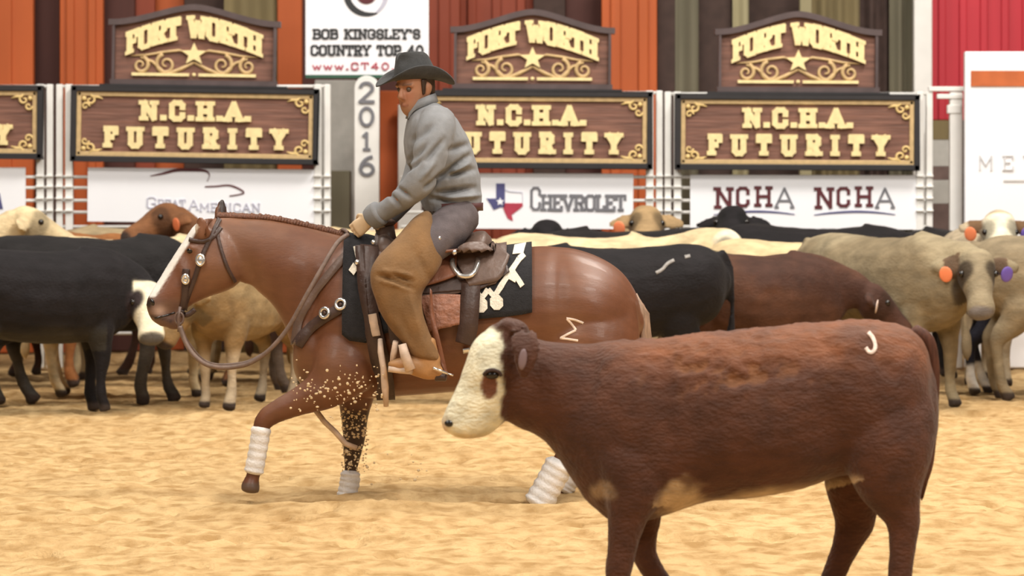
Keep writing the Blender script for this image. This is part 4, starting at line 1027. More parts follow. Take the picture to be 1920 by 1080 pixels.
pm.build('woven_pattern', WOVEN, pad, smooth=False)['label'] = 'white zigzag and diamond pattern woven on the pad'

# saddle
sad = Mesh()
sad.loft([hr(694, 462, 700, 500, .10), hr(712, 440, 716, 500, .16), hr(728, 438, 732, 505, .17), hr(748, 455, 750, 510, .155), hr(790, 468, 790, 515, .17), hr(840, 462, 842, 515, .19), hr(872, 444, 874, 512, .21), hr(892, 434, 894, 505, .21), hr(908, 433, 910, 490, .185), hr(916, 440, 916, 480, .14)], seg=28)
over_back(sad, [704, 720, 760, 820, 880, 930, 950], [-10, -10, -14, -20, -26, -32, -46], [-10, -10, -14, -20, -26, -32, -46], .028, .012)
saddle = sad.build('saddle', LEA2, origin=P(810, 470, HD)); tag(saddle, 'brown western saddle on the chestnut horse', 'saddle')
m = Mesh(); hc_ = P(722, 455, HD); m.tube([P(730, 470, HD), P(725, 445, HD-.01), P(721, 426, HD-.01)], [.056, .046, .048], 18); m.ball(P(719, 417, HD-.01), (.062, .058, .024), 16, 8); m.build('horn', LEA2, saddle)
m = Mesh(); sheet_px(m, [(848, 492), (856, 470), (872, 455), (905, 452)], [(880, 545), (905, 542), (938, 532), (957, 494)], .042, .012, bulge=.02)
sheet_px(m, [(800, 470), (830, 465), (860, 460), (900, 452)], [(808, 520), (848, 505), (872, 500), (940, 462)], .042, .010, bulge=.015); m.build('skirt', LEA2, saddle)
m = Mesh(); sheet_px(m, [(790, 545), (845, 520), (900, 515), (948, 500)], [(792, 555), (848, 552), (905, 547), (956, 518)], .038, .006); m.build('rear_jockey', LEA, saddle)
m = Mesh(); sheet_px(m, [(812, 470), (835, 468), (858, 466)], [(795, 548), (825, 540), (856, 528)], .056, .012); m.build('fender', LEA3, saddle)['label'] = 'russet upper fender'
m = Mesh(); sheet_px(m, [(790, 560), (825, 557), (864, 558)], [(806, 620), (830, 614), (862, 608)], .040, .012); m.build('fender', LEA4, saddle)['label'] = 'rose brown tooled lower fender'
m = Mesh(); strap_px(m, [(884, 535), (882, 570), (878, 610), (872, 640)], 36, .040, .010); m.build('rear_cinch', LEA, saddle)
m = Mesh(); strap_px(m, [(868, 655), (880, 653)], 9, .02, .008, n=6); m.build('buckle', METAL, saddle)
m = Mesh(); r_ = []
for i in range(15):
    a = math.radians(-10+200*i/14); h = hit(873+24*math.cos(a), 510+22*math.sin(a)); r_.append((h[0]+h[1]*.075))
m.tube(r_, .013, 9); m.build('rigging_ring', METAL, saddle)
m = Mesh(); strap_px(m, [(694, 470), (690, 520), (696, 580), (712, 650), (722, 700), (724, 735)], 34, .034, .010); strap_px(m, [(676, 470), (684, 540), (692, 590)], 16, .034, .010); m.build('front_cinch', LEA, saddle)
m = Mesh(); strap_px(m, [(706, 590), (710, 610), (713, 628)], 13, .046, .008); m.build('latigo_keeper', RAW, saddle)['label'] = 'pale rawhide latigo keeper'
m = Mesh(); y0 = HD-.36
m.tube([P(713, 636, y0+.03), P(714, 660, y0), P(719, 690, y0), P(722, 725, y0), P(724, 762, y0+.02)], [.012, .016, .015, .018, .012], 8); m.build('latigo_strap', RAW, saddle)['label'] = 'pale hanging latigo strap'
m = Mesh(); y0 = HD-.02
a_, b_ = P(588, 764, y0), P(648, 832, y0)
m.tube([a_, (a_*2+b_)/3+Vector((0, 0, -.01)), (a_+b_*2)/3, b_, P(668, 840, y0+.02)], [.014]*5, 8); m.build('tie_down_strap', RAW, saddle)['label'] = 'pale strap end under the chest'
for cx, cy, off in ((700, 468, .05), (673, 500, .046)):
    h = hit(cx, cy); m = Mesh(); m.ball(h[0]+h[1]*off, .014, 10, 7); m.build('concho', METAL, saddle)
# stirrup on the near side (the boot sits in it)
SY = HD-.475
m = Mesh()
m.tube([P(754, 645, SY), P(760, 668, SY), P(770, 694, SY)], [.020, .024, .026], 10)
m.tube([P(742, 640, SY+.04), P(738, 665, SY+.07), P(736, 690, SY+.08)], [.014, .016, .016], 10)
m.tube([P(728, 692, SY+.03), P(750, 694, SY+.03), P(772, 696, SY)], [.014, .016, .016], 10)
m.build('stirrup', RAW, saddle)['label'] = 'pale rawhide stirrup'
m = Mesh(); sheet_px(m, [(726, 560), (732, 600), (738, 640)], [(760, 560), (762, 605), (758, 648)], .05, .01); m.build('stirrup_leather', LEA, saddle)

# breast collar
m = Mesh(); strap_px(m, [(560, 648), (578, 622), (605, 600), (640, 578), (668, 556), (696, 520)], 19, .006, .010)
bc = m.build('breast_collar', LEA, origin=P(620, 590, HD)); tag(bc, 'dark leather breast collar with silver conchos across the horse chest', 'breast collar')
m = Mesh(); strap_px(m, [(668, 462), (640, 490), (606, 530), (580, 566), (562, 600), (556, 646)], 15, .005, .008); m.build('neck_strap', LEA2, bc)
for cx, cy, r in ((641, 572, 12), (613, 588, 12)):
    h = hit(cx, cy); m = Mesh(); c = h[0]+h[1]*.022; R_ = h[1].to_track_quat('Z', 'Y').to_matrix()
    m.tube([c+R_@Vector((r*.75*HD/FPX*math.cos(a*math.pi/8), r*.75*HD/FPX*math.sin(a*math.pi/8), 0)) for a in range(16)], .009, 8, closed=True); m.build('concho', METAL, bc)
    m = Mesh(); m.ball(c, (.010, .010, .006), 10, 6, R_); m.build('rivet', LEA, bc)
# bridle
m = Mesh()
strap_px(m, [(412, 412), (400, 436), (386, 466), (376, 490), (366, 520), (352, 556), (340, 588)], 8.5, .004, .006)
br = m.build('bridle', LEA, origin=P(370, 500, HD)); tag(br, 'dark leather bridle with silver conchos on the horse head', 'bridle')
m = Mesh(); strap_px(m, [(356, 450), (368, 452), (384, 452), (400, 444), (414, 428)], 8, .004, .006); m.build('browband', LEA, br)
m = Mesh(); strap_px(m, [(350, 505), (348, 530), (346, 560), (342, 580)], 13, .005, .007); m.build('cheek_piece', LEA, br)
m = Mesh(); strap_px(m, [(406, 430), (412, 460), (425, 500), (440, 528)], 6, .004, .005); m.build('throat_latch', LEA, br)
for cx, cy, r in ((377, 488, 9), (349, 523, 7.5)):
    h = hit(cx, cy); m = Mesh(); c = h[0]+h[1]*.018; R_ = h[1].to_track_quat('Z', 'Y').to_matrix(); k = r*HD/FPX
    m.tube([c+R_@Vector((k*.75*math.cos(a*math.pi/8), k*1.05*math.sin(a*math.pi/8), 0)) for a in range(16)], .008, 8, closed=True); m.ball(c, (k*.7, k*.9, .006), 12, 6, R_); m.build('concho', METAL, br)
m = Mesh(); YB = HD-.16
m.tube([P(338, 575, YB), P(334, 596, YB-.005), P(336, 615, YB), P(335, 622, YB)], .008, 8); m.tube([P(336+8*math.cos(a*math.pi/8), 597+11*math.sin(a*math.pi/8), YB) for a in range(16)], .006, 8, closed=True); m.build('bit', LEA2, br)
m = Mesh(); strap_px(m, [(340, 588), (352, 590), (366, 580)], 10, .005, .006, n=10); m.build('curb_strap', LEA, br)
# reins
RY = HD-.20
def rein(pts, r, name, label):
    S_ = spline(pts, 70); m = Mesh(); m.tube([P(a, b, HD+dy) for a, b, dy in S_], r, 8); return m.build(name, ROPE, br)
rein([(337, 612, -.17), (347, 640, -.18), (362, 664, -.20), (384, 682, -.22), (410, 689, -.23), (440, 688, -.24), (470, 680, -.26), (505, 656, -.28), (540, 615, -.29), (575, 553, -.30), (605, 500, -.27), (632, 456, -.20), (652, 440, -.13)], .0115, 'rein', '')
rein([(339, 612, -.02), (352, 642, .03), (385, 678, .08), (430, 684, .12), (480, 672, .15), (530, 630, .2), (580, 540, .22), (620, 460, .13), (640, 432, .04), (652, 436, -.06)], .009, 'rein', '')
m = Mesh()
for pth in ([(1284, 482), (1294, 480)], [(1230, 512), (1242, 505), (1252, 494), (1264, 488)]): strap_px(m, pth, 6, .001, .003, n=10, bvh=branded_bvh)
m.build('brand', make_mat('grey_brand', (.30, .28, .26), .7, namt=.3, nscale=60), branded)['label'] = 'pale grey brand on the rump'
m = Mesh(); strap_px(m, [(290, 597), (302, 594), (316, 590), (328, 586)], 3.0, .0005, .002, n=14); m.build('mouth_line', EYEM, horse)
# brand on the hip
m = Mesh(); BR = make_mat('brand_scar', (.78, .62, .50), .6, namt=.2, nscale=40)
for pth in ([(1062, 597), (1078, 600), (1094, 606)], [(1063, 598), (1072, 608), (1080, 619)], [(1080, 619), (1066, 626), (1051, 634)], [(1050, 634), (1066, 636), (1084, 639)]):
    strap_px(m, pth, 4.5, .0005, .0015, n=12)
m.build('brand', BR, horse)['label'] = 'pale zigzag brand on the hip'
# ------------------------------------------------------------------ the rider
V = Vector
def R_(px, py, dy): return P(px, py, HD+dy)
SK = make_mat('skin', attr=True, rough=.55, nscale=30, namt=.06, bump=.05, bscale=120, spec=.35)
ridx = (P(850, 0, HD).x, HD, P(0, 420, HD).z)
def rt(ax, ay, bx, by, w, dy=0, e=2.3): return pr(HD, ax, ay, bx, by, w, dy, e)
def grow(rings, k): return [(r[0], r[1]*k, r[2]*k, r[3]) for r in rings]
torso = [rt(806, 408, 890, 416, .165), rt(792, 388, 902, 388, .175), rt(783, 362, 904, 368, .175), rt(772, 328, 900, 335, .185), rt(760, 298, 893, 303, .20), rt(757, 266, 880, 262, .215), rt(760, 238, 860, 228, .215), rt(766, 220, 840, 206, .17), rt(774, 208, 816, 190, .085)]
arm_n = lb(HD, [(820, 222, 34, .085, -.12), (817, 242, 37, .085, -.18), (808, 280, 34, .078, -.235), (799, 315, 32, .07, -.26), (785, 344, 29, .066, -.265), (762, 366, 24, .056, -.24), (740, 383, 21, .049, -.20), (720, 396, 19, .045, -.165), (703, 405, 18, .042, -.14)])
arm_f = lb(HD, [(800, 222, 34, .085, .12), (795, 255, 34, .08, .20), (790, 300, 30, .07, .235), (780, 338, 27, .062, .22), (762, 366, 23, .053, .16), (745, 388, 20, .046, .08), (727, 408, 18, .042, .04)])
leg_n = lb(HD, [(868, 402, 40, .11, -.09), (838, 432, 44, .11, -.20), (800, 462, 43, .10, -.30), (765, 488, 40, .09, -.36), (742, 515, 40, .082, -.385), (744, 555, 40, .078, -.39), (757, 595, 36, .07, -.395), (776, 635, 27, .056, -.40), (788, 665, 20, .046, -.40)])
leg_f = lb(HD, [(868, 402, 40, .11, .09), (838, 432, 44, .11, .20), (800, 462, 43, .10, .30), (765, 488, 40, .09, .36), (742, 515, 40, .082, .385), (744, 555, 40, .078, .39), (757, 595, 36, .07, .395), (776, 635, 27, .056, .40), (788, 665, 20, .046, .40)])
# head frame: f forward (towards the left and the camera, tipped down), l = rider's left, u up
f = V((-.66, -.73, -.17)).normalized(); l = V((0, 0, 1)).cross(f).normalized(); u = f.cross(l).normalized()
hcx = R_(779, 168, -.02)
def hp(x, y, z): return hcx+f*x+l*y+u*z
def hring(cx, hx, hy, z, e=2.2): return (hp(cx, 0, z), f*hx, l*hy, e)
K = 1.0
head = [hring(.050, .026, .026, -.118), hring(.040, .048, .042, -.104), hring(.026, .070, .056, -.080), hring(.014, .084, .065, -.05), hring(.004, .094, .071, -.015), hring(-.002, .098, .075, .02), hring(-.006, .098, .077, .055), hring(-.010, .086, .070, .09), hring(-.012, .05, .042, .118)]
nose = [(hp(.094, 0, .022), f*.010, l*.010, 2), (hp(.104, 0, .0), f*.013, l*.013, 2), (hp(.110, 0, -.022), f*.016, l*.018, 2), (hp(.098, 0, -.036), f*.012, l*.016, 2)]
brow = [(hp(.070, -.055, .030), u*.010, f*.014, 2), (hp(.088, -.025, .034), u*.011, f*.014, 2), (hp(.092, 0, .032), u*.009, f*.012, 2), (hp(.088, .025, .034), u*.011, f*.014, 2), (hp(.070, .055, .030), u*.010, f*.014, 2)]
lips = [(hp(.080, -.026, -.068), u*.006, f*.010, 2), (hp(.092, 0, -.064), u*.010, f*.012, 2), (hp(.080, .026, -.068), u*.006, f*.010, 2)]
def earc(s): return [(hp(-.004, s*.072, -.035), f*.012, l*.008, 2), (hp(-.008, s*.080, -.012), f*.017, l*.010, 2), (hp(-.010, s*.084, .012), f*.021, l*.010, 2), (hp(-.008, s*.080, .030), f*.012, l*.008, 2)]
neckc = [(R_(797, 196, 0), V((.062, 0, .02)), V((0, .064, 0)), 2), (R_(790, 186, -.005), V((.058, 0, .018)), V((0, .060, 0)), 2), (R_(784, 174, -.01), V((.055, 0, .01)), V((0, .056, 0)), 2)]
# hands: palm plus four fingers and a thumb each, curled round what they hold
def hand(w, k, side, curl):
    """w wrist, k knuckle centre, side = direction across the knuckles to the thumb, curl = direction the fingers bend to"""
    d = (k-w).normalized(); side = (side-d*side.dot(d)).normalized(); curl = (curl-d*curl.dot(d)-side*curl.dot(side)).normalized()
    ch = [[(w-d*.01, side*.028, curl*.022, 2.2), (w+(k-w)*.4, side*.036, curl*.019, 2.3), (w+(k-w)*.8, side*.043, curl*.017, 2.4), (k, side*.042, curl*.014, 2.4)]]
    for i, (o, L, r) in enumerate([(.031, .082, .0092), (.010, .090, .0096), (-.011, .084, .0092), (-.031, .066, .0083)]):
        b = k+side*o-d*.012; p1 = b+d*L*.40+curl*.006; p2 = p1+(d*.25+curl*.95)*L*.36; p3 = p2+(curl*.35-d*.93)*L*.30
        ch.append([(p, s*r*q, t*r*q, 2) for p, s, t, q in ((b, side, curl, 1.1), ((b+p1)/2, side, curl, 1.0), (p1, side, (curl-d).normalized(), 1.05), ((p1+p2)/2, side, d, .95), (p2, side, (curl+d).normalized(), .95), (p3, side, curl, .8))])
    b = w+(k-w)*.35+side*.030; p1 = b+d*.028+side*.020+curl*.016; p2 = p1+d*.028-side*.002+curl*.018; p3 = p2+d*.016-side*.016+curl*.012
    ch.append([(p, side*r, curl*r, 2) for p, r in ((b, .014), (p1, .0125), (p2, .0105), (p3, .008))])
    return ch
hn_w, hn_k = R_(700, 407, -.135), R_(668, 430, -.09)
hand_n = hand(hn_w, hn_k, V((.35, -.25, .9)), V((.55, .15, -.85)))
hf_w, hf_k = R_(728, 410, .035), R_(716, 428, .0)
hand_f = hand(hf_w, hf_k, V((-.2, .5, .8)), V((-.1, -.9, -.5)))
bodyc = [grow(torso, .68), grow(arm_n, .62), grow(arm_f, .62), grow(leg_n, .66), grow(leg_f, .66), neckc, head, nose, brow, lips, earc(1), earc(-1)]+hand_n+hand_f
bodyc += [lb(HD, [(695, 410, 12, .028, -.13), (703, 405, 12, .028, -.14), (722, 394, 11, .026, -.165)])]
bv, bf, be = fuse(bodyc, .0055, iters=4, sub=3, seg=16)
q = bv-np.array(hcx); lx = q@np.array(f); ly = q@np.array(l); lz = q@np.array(u)
ish = (np.abs(lx) < .16) & (np.abs(ly) < .12) & (np.abs(lz) < .14)
bn = normals_of(bv, bf)
sock = ish*(lx > .05)*np.exp(-(((np.abs(ly)-.032)/.018)**2+((lz-.012)/.013)**2)); bv = bv-bn*(sock*.010)[:, None]
SKIN = np.array((.42, .20, .115))
bc_ = np.tile(SKIN, (len(bv), 1))
bc_ = mixc(bc_, (.36, .13, .075), ish*np.exp(-(((lx-.09)/.04)**2+((np.abs(ly)-.035)/.03)**2+((lz+.02)/.03)**2))*.6)
bc_ = mixc(bc_, (.26, .09, .06), ish*(lx > .05)*np.exp(-((lz+.066)/.008)**2)*(np.abs(ly) < .028)*.8)
bc_ = mixc(bc_, (.30, .17, .10), ish*(lx > -.02)*sstep(-.055, -.085, lz)*.45)
bc_ = mixc(bc_, (.08, .04, .025), ish*(lx > .06)*np.exp(-(((lz-.036)/.006)**2))*(np.abs(ly) > .012)*(np.abs(ly) < .055)*.8)
hq = np.minimum(np.linalg.norm(bv-np.array(hn_k), axis=1), np.linalg.norm(bv-np.array(hn_w), axis=1))
bc_ = mixc(bc_, (.70, .52, .33), sstep(.16, .10, hq))
rider = to_obj('person', bv, bf, SK, origin=ridx, colors=bc_)
tag(rider, 'rider in a grey shirt, dark hat and tan chaps leaning forward on the horse', 'person')
for s in (1, -1):
    m = Mesh(); m.ball(hp(.079, s*.032, .012), .0125, 12, 8); m.build('eye', make_mat('eye_white', (.10, .07, .05), .3, namt=0), rider)
# hair under the hat
HAIR = make_mat('dark_hair', (.045, .025, .016), .6, namt=.3, nscale=60)
m = Mesh(); 
m.loft([(hp(-.045, 0, -.055), f*.045, l*.060, 2), (hp(-.040, 0, -.02), f*.060, l*.074, 2), (hp(-.032, 0, .02), f*.073, l*.081, 2), (hp(-.025, 0, .06), f*.080, l*.083, 2), (hp(-.015, 0, .085), f*.085, l*.078, 2)], seg=20)
for s in (1, -1): m.loft([(hp(.020, s*.072, -.02), f*.008, l*.006, 2), (hp(.018, s*.076, .01), f*.013, l*.007, 2), (hp(.012, s*.078, .05), f*.020, l*.008, 2)], seg=10)
m.build('hair', HAIR, rider)
# hat
HAT = make_mat('charcoal_felt', (.052, .052, .052), .9, namt=.12, nscale=50, bump=.12, bscale=140, spec=.2, sheen=.08)
hf_ = V((-.93, -.35, -.04)).normalized(); hl_ = V((0, 0, 1)).cross(hf_).normalized(); hu_ = hf_.cross(hl_).normalized()
hc0 = R_(776, 146, -.01)
def tp(x, y, z): return hc0+hf_*x+hl_*y+hu_*z
m = Mesh()
rings = [(tp(-.008, 0, -.012), hf_*.110, hl_*.092, 2.1), (tp(-.006, 0, .03), hf_*.104, hl_*.087, 2.2), (tp(.0, 0, .07), hf_*.092, hl_*.074, 2.3), (tp(.006, 0, .105), hf_*.082, hl_*.058, 2.4), (tp(.010, 0, .120), hf_*.072, hl_*.046, 2.4)]
vs, fs = loft(rings, sub=5, seg=40, cap=.1)
vs = np.array(vs); q = vs-np.array(hc0); x_, y_, z_ = q@np.array(hf_), q@np.array(hl_), q@np.array(hu_)
dent = -.026*np.exp(-(y_/.022)**2)*sstep(.07, .12, z_)+.008*np.exp(-((np.abs(y_)-.04)/.02)**2)*sstep(.07, .12, z_)
pin = -.018*np.exp(-(((x_-.065)/.03)**2+((np.abs(y_)-.055)/.03)**2+((z_-.085)/.035)**2))*np.sign(y_)
vs = vs+dent[:, None]*np.array(hu_)+pin[:, None]*np.array(hl_)
m.add(vs.tolist(), fs); hat = m.build('hat', HAT, rider); hat['label'] = 'charcoal felt cowboy hat'
m = Mesh(); N1, N2 = 64, 9; bvv = []
for k, th in ((0, .0), (1, .006)):
    for j in range(N2):
        t = j/(N2-1)
        for i in range(N1):
            a = 2*math.pi*i/N1; ca, sa = math.cos(a), math.sin(a)
            rx, ry = .100+t*.098, .082+t*.088
            curl = .062*t**2.2*abs(sa)**2.2-.030*t**1.6*max(0, ca)**2-.030*t**1.6*max(0, -ca)**2
            bvv.append(tp(-.006+rx*ca, ry*sa*(1-.10*t*t*abs(sa)), -.010+curl+th))
fb = []; NN = N1*N2
for j in range(N2-1):
    for i in range(N1):
        a = j*N1+i; b = j*N1+(i+1) % N1
        fb.append((a, a+N1, b+N1, b)); fb.append((a+NN, b+NN, b+N1+NN, a+N1+NN))
for i in range(N1):
    i2 = (i+1) % N1; fb.append((i, i2, i2+NN, i+NN)); o = (N2-1)*N1; fb.append((o+i, o+i+NN, o+i2+NN, o+i2))
m.add(bvv, fb); m.build('hat_brim', HAT, hat)
m = Mesh(); m.tube([tp(-.0075+.1085*math.cos(a*math.pi/20), .0905*math.sin(a*math.pi/20), .006) for a in range(40)], .007, 8, closed=True); m.build('hat_band', make_mat('hat_band', (.022, .02, .02), .6), hat)

# clothes
def cloth(name, chains, mat, voxel=.010, iters=6, fn=None, label=None):
    v, fs, e = fuse(chains, voxel, iters=iters, sub=4, seg=24)
    n = normals_of(v, fs)
    if fn: v = v+n*fn(v)[:, None]; v = smooth_v(v, e, 1)
    o = to_obj(name, v, fs, mat, parent=rider)
    if label: o['label'] = label
    return o
SHIRT = make_mat('grey_shirt_cloth', (.235, .238, .245), .8, namt=.10, nscale=25, bump=.12, bscale=200, sheen=.05, namt2=.06)
def folds(v):
    x, y = pix(v); d = 0
    def ridge(x0, y0, x1, y1, w, a):
        t = np.clip(((x-x0)*(x1-x0)+(y-y0)*(y1-y0))/((x1-x0)**2+(y1-y0)**2), 0, 1)
        D = np.hypot(x-(x0+t*(x1-x0)), y-(y0+t*(y1-y0))); return 2.3*a*np.exp(-(D/w)**2)*np.sin(math.pi*np.clip(.12+t*.8, 0, 1))
    d = d+ridge(800, 352, 880, 292, 5, -.022)+ridge(812, 342, 878, 306, 5, .014)+ridge(828, 332, 888, 318, 5, -.018)+ridge(820, 362, 890, 352, 5, -.020)+ridge(835, 372, 898, 366, 4, .014)+ridge(808, 372, 850, 378, 4, -.016)
    d = d+ridge(800, 300, 832, 262, 5, -.012)+ridge(770, 300, 800, 270, 5, -.010)+ridge(778, 262, 812, 232, 6, -.010)+ridge(742, 350, 770, 372, 4, -.010)+ridge(728, 362, 752, 390, 4, -.010)+ridge(845, 282, 880, 270, 6, -.012)+ridge(790, 336, 815, 302, 5, .010)+ridge(760, 320, 790, 300, 4, -.009)
    return d*(v[:, 1] < HD+.02)+(fbm(v*np.array([9, 9, 14]), 3)-.5)*.010
cloth('shirt', [[rt(800, 402, 896, 398, .178)]+torso[1:], arm_n, arm_f, grow([torso[-2], torso[-1]], 1.02)], SHIRT, .0075, 3, folds, 'grey long sleeved button shirt')
m = Mesh()
cr1 = [R_(768, 216, -.075), R_(778, 200, -.085), R_(796, 190, -.088), R_(812, 184, -.05), R_(815, 183, .03), R_(802, 188, .085), R_(780, 202, .08), R_(766, 214, .02)]
for i in range(8):
    pass
vs = []; fs = []; n_ = len(cr1); cc_ = sum(cr1, V())/n_
cs = spline([tuple(c) for c in cr1], 30)
for c in cs:
    c = V(c); o_ = (c-cc_); o_.z = 0; o_ = o_.normalized() if o_.length > 1e-6 else o_
    vs += [c-o_*.004+V((0, 0, .020)), c+o_*.004+V((0, 0, .022)), c+o_*.018+V((0, 0, -.022)), c+o_*.008+V((0, 0, -.024))]
for i in range(29):
    for k in range(4): fs.append((i*4+k, i*4+(k+1) % 4, (i+1)*4+(k+1) % 4, (i+1)*4+k))
fs += [(0, 1, 2, 3), (116, 119, 118, 117)]
m.add(vs, fs); m.build('collar', SHIRT, rider)
m = Mesh(); m.loft(lb(HD, [(712, 399, 24, .050, -.165), (703, 405, 24, .050, -.145), (696, 411, 22, .046, -.13)]), seg=20); m.build('cuff', SHIRT, rider)
JEAN = make_mat('grey_denim', (.105, .085, .088), .85, namt=.22, nscale=18, bump=.2, bscale=160, namt2=.15)
cloth('jeans', [grow(torso[:2], .97), grow(leg_n[:4], .90), grow(leg_f[:4], .90), [rt(806, 412, 890, 420, .16), rt(815, 440, 885, 445, .15)]], JEAN, .011, 5, lambda v: (fbm(v*11, 3)-.5)*.012, 'grey blue denim jeans at the hip')
m = Mesh()
bl_ = []
for k in range(36):
    a = 2*math.pi*k/36; c = (P(797, 388, HD)+P(903, 390, HD))/2; bl_.append(c+V((.143*math.cos(a), .180*math.sin(a), .004*math.cos(a))))
vs = []; fs = []
for p in bl_:
    o_ = (p-c).normalized(); vs += [p+V((0, 0, .02))-o_*.004, p+V((0, 0, .02))+o_*.004, p-V((0, 0, .02))+o_*.004, p-V((0, 0, .02))-o_*.004]
for i in range(36):
    j = (i+1) % 36
    for k in range(4): fs.append((i*4+k, i*4+(k+1) % 4, j*4+(k+1) % 4, j*4+k))
m.add(vs, fs); m.build('belt', make_mat('maroon_belt', (.085, .03, .028), .5, namt=.15), rider)
CHAP = make_mat('tan_suede', (.205, .108, .040), .8, namt=.14, nscale=14, bump=.18, bscale=90, namt2=.12, nscale2=6, sheen=.05)
def chapfold(v):
    x, y = pix(v); d = 0
    def ridge(x0, y0, x1, y1, w, a):
        t = np.clip(((x-x0)*(x1-x0)+(y-y0)*(y1-y0))/((x1-x0)**2+(y1-y0)**2), 0, 1)
        D = np.hypot(x-(x0+t*(x1-x0)), y-(y0+t*(y1-y0))); return a*np.exp(-(D/w)**2)*np.sin(math.pi*np.clip(.15+t*.75, 0, 1))
    d = d+ridge(708, 516, 754, 530, 4, -.020)+ridge(735, 512, 774, 528, 4, -.022)+ridge(720, 508, 772, 518, 4, .012)+ridge(715, 526, 768, 542, 4, .012)+ridge(745, 530, 775, 540, 4, -.018)+ridge(780, 470, 800, 520, 8, -.010)+ridge(770, 560, 790, 640, 7, .010)+ridge(750, 590, 775, 650, 7, -.008)
    return d*1.5+(fbm(v*8, 3)-.5)*.012
def chap_leg(s):
    q = lambda ax, ay, bx, by, w, dy: pr(HD, ax, ay, bx, by, w, s*dy, 2.4)
    return [q(800, 394, 824, 436, .11, .19), q(775, 410, 832, 468, .14, .24), q(742, 446, 826, 500, .13, .305), q(706, 484, 806, 530, .105, .37), q(694, 526, 792, 552, .096, .395), q(711, 580, 794, 586, .090, .40), q(735, 620, 806, 624, .082, .405), q(756, 646, 818, 652, .078, .41), q(768, 664, 824, 672, .07, .41)]
chaps = cloth('chaps', [chap_leg(-1), chap_leg(1)], CHAP, .010, 5, chapfold, 'tan suede chaps')
# flared rear edge of the near chap leg
m = Mesh()
E1 = spline([(806, 540), (806, 590), (812, 630), (818, 656), (826, 680)], 12); E2 = spline([(810, 545), (814, 590), (826, 640), (836, 685), (842, 712)], 12)
vs = []; fs = []
for i in range(12):
    for j, (e, dy) in enumerate(((E1, -.40), (E1, -.385), (E2, -.385), (E2, -.40))): vs.append(R_(e[i][0], e[i][1], dy+(.02*math.sin(i*.9) if j > 1 else 0)))
for i in range(11):
    for k in range(4): fs.append((i*4+k, i*4+(k+1) % 4, (i+1)*4+(k+1) % 4, (i+1)*4+k))
fs += [(0, 1, 2, 3), (47, 46, 45, 44)]
m.add(vs, fs); m.build('chap_wing', LEA3, chaps)
for cx, cy, dy in ((823, 447, -.345), (852, 473, -.315)):
    m = Mesh(); m.ball(R_(cx, cy, dy), .014, 10, 7); m.build('concho', METAL, chaps)
BOOT = make_mat('tan_boot_leather', (.42, .22, .09), .5, namt=.15, nscale=20, bump=.1, bscale=60)
for s in (-1, 1):
    k = -.41*s*-1
    dy = s*.41
    v, fs, e = fuse([lb(HD, [(793, 640, 24, .055, dy), (797, 664, 25, .055, dy), (804, 684, 25, .052, dy), (815, 696, 17, .042, dy), (826, 702, 9, .034, dy)]),
                     lb(HD, [(826, 700, 11, .036, dy), (808, 694, 19, .042, dy), (788, 688, 20, .046, dy+s*.01), (764, 684, 16, .048, dy+s*.01), (744, 683, 11, .040, dy+s*.01), (730, 684, 6, .024, dy+s*.01)])], .008, iters=4, sub=4, seg=18)
    bt = to_obj('boot', v, fs, BOOT, parent=rider); bt['label'] = 'tan leather boot'
    m = Mesh(); m.loft(lb(HD, [(818, 706, 9, .034, dy), (836, 708, 7, .034, dy)]), seg=12); m.build('boot_heel', LEA, bt)
    m = Mesh(); m.tube([R_(812, 690, dy-.06), R_(838, 700, dy-.045), R_(838, 700, dy+.045), R_(812, 690, dy+.06)], .007, 8); m.tube([R_(838, 700, dy), R_(850, 704, dy)], .005, 6); m.build('spur', METAL, bt)
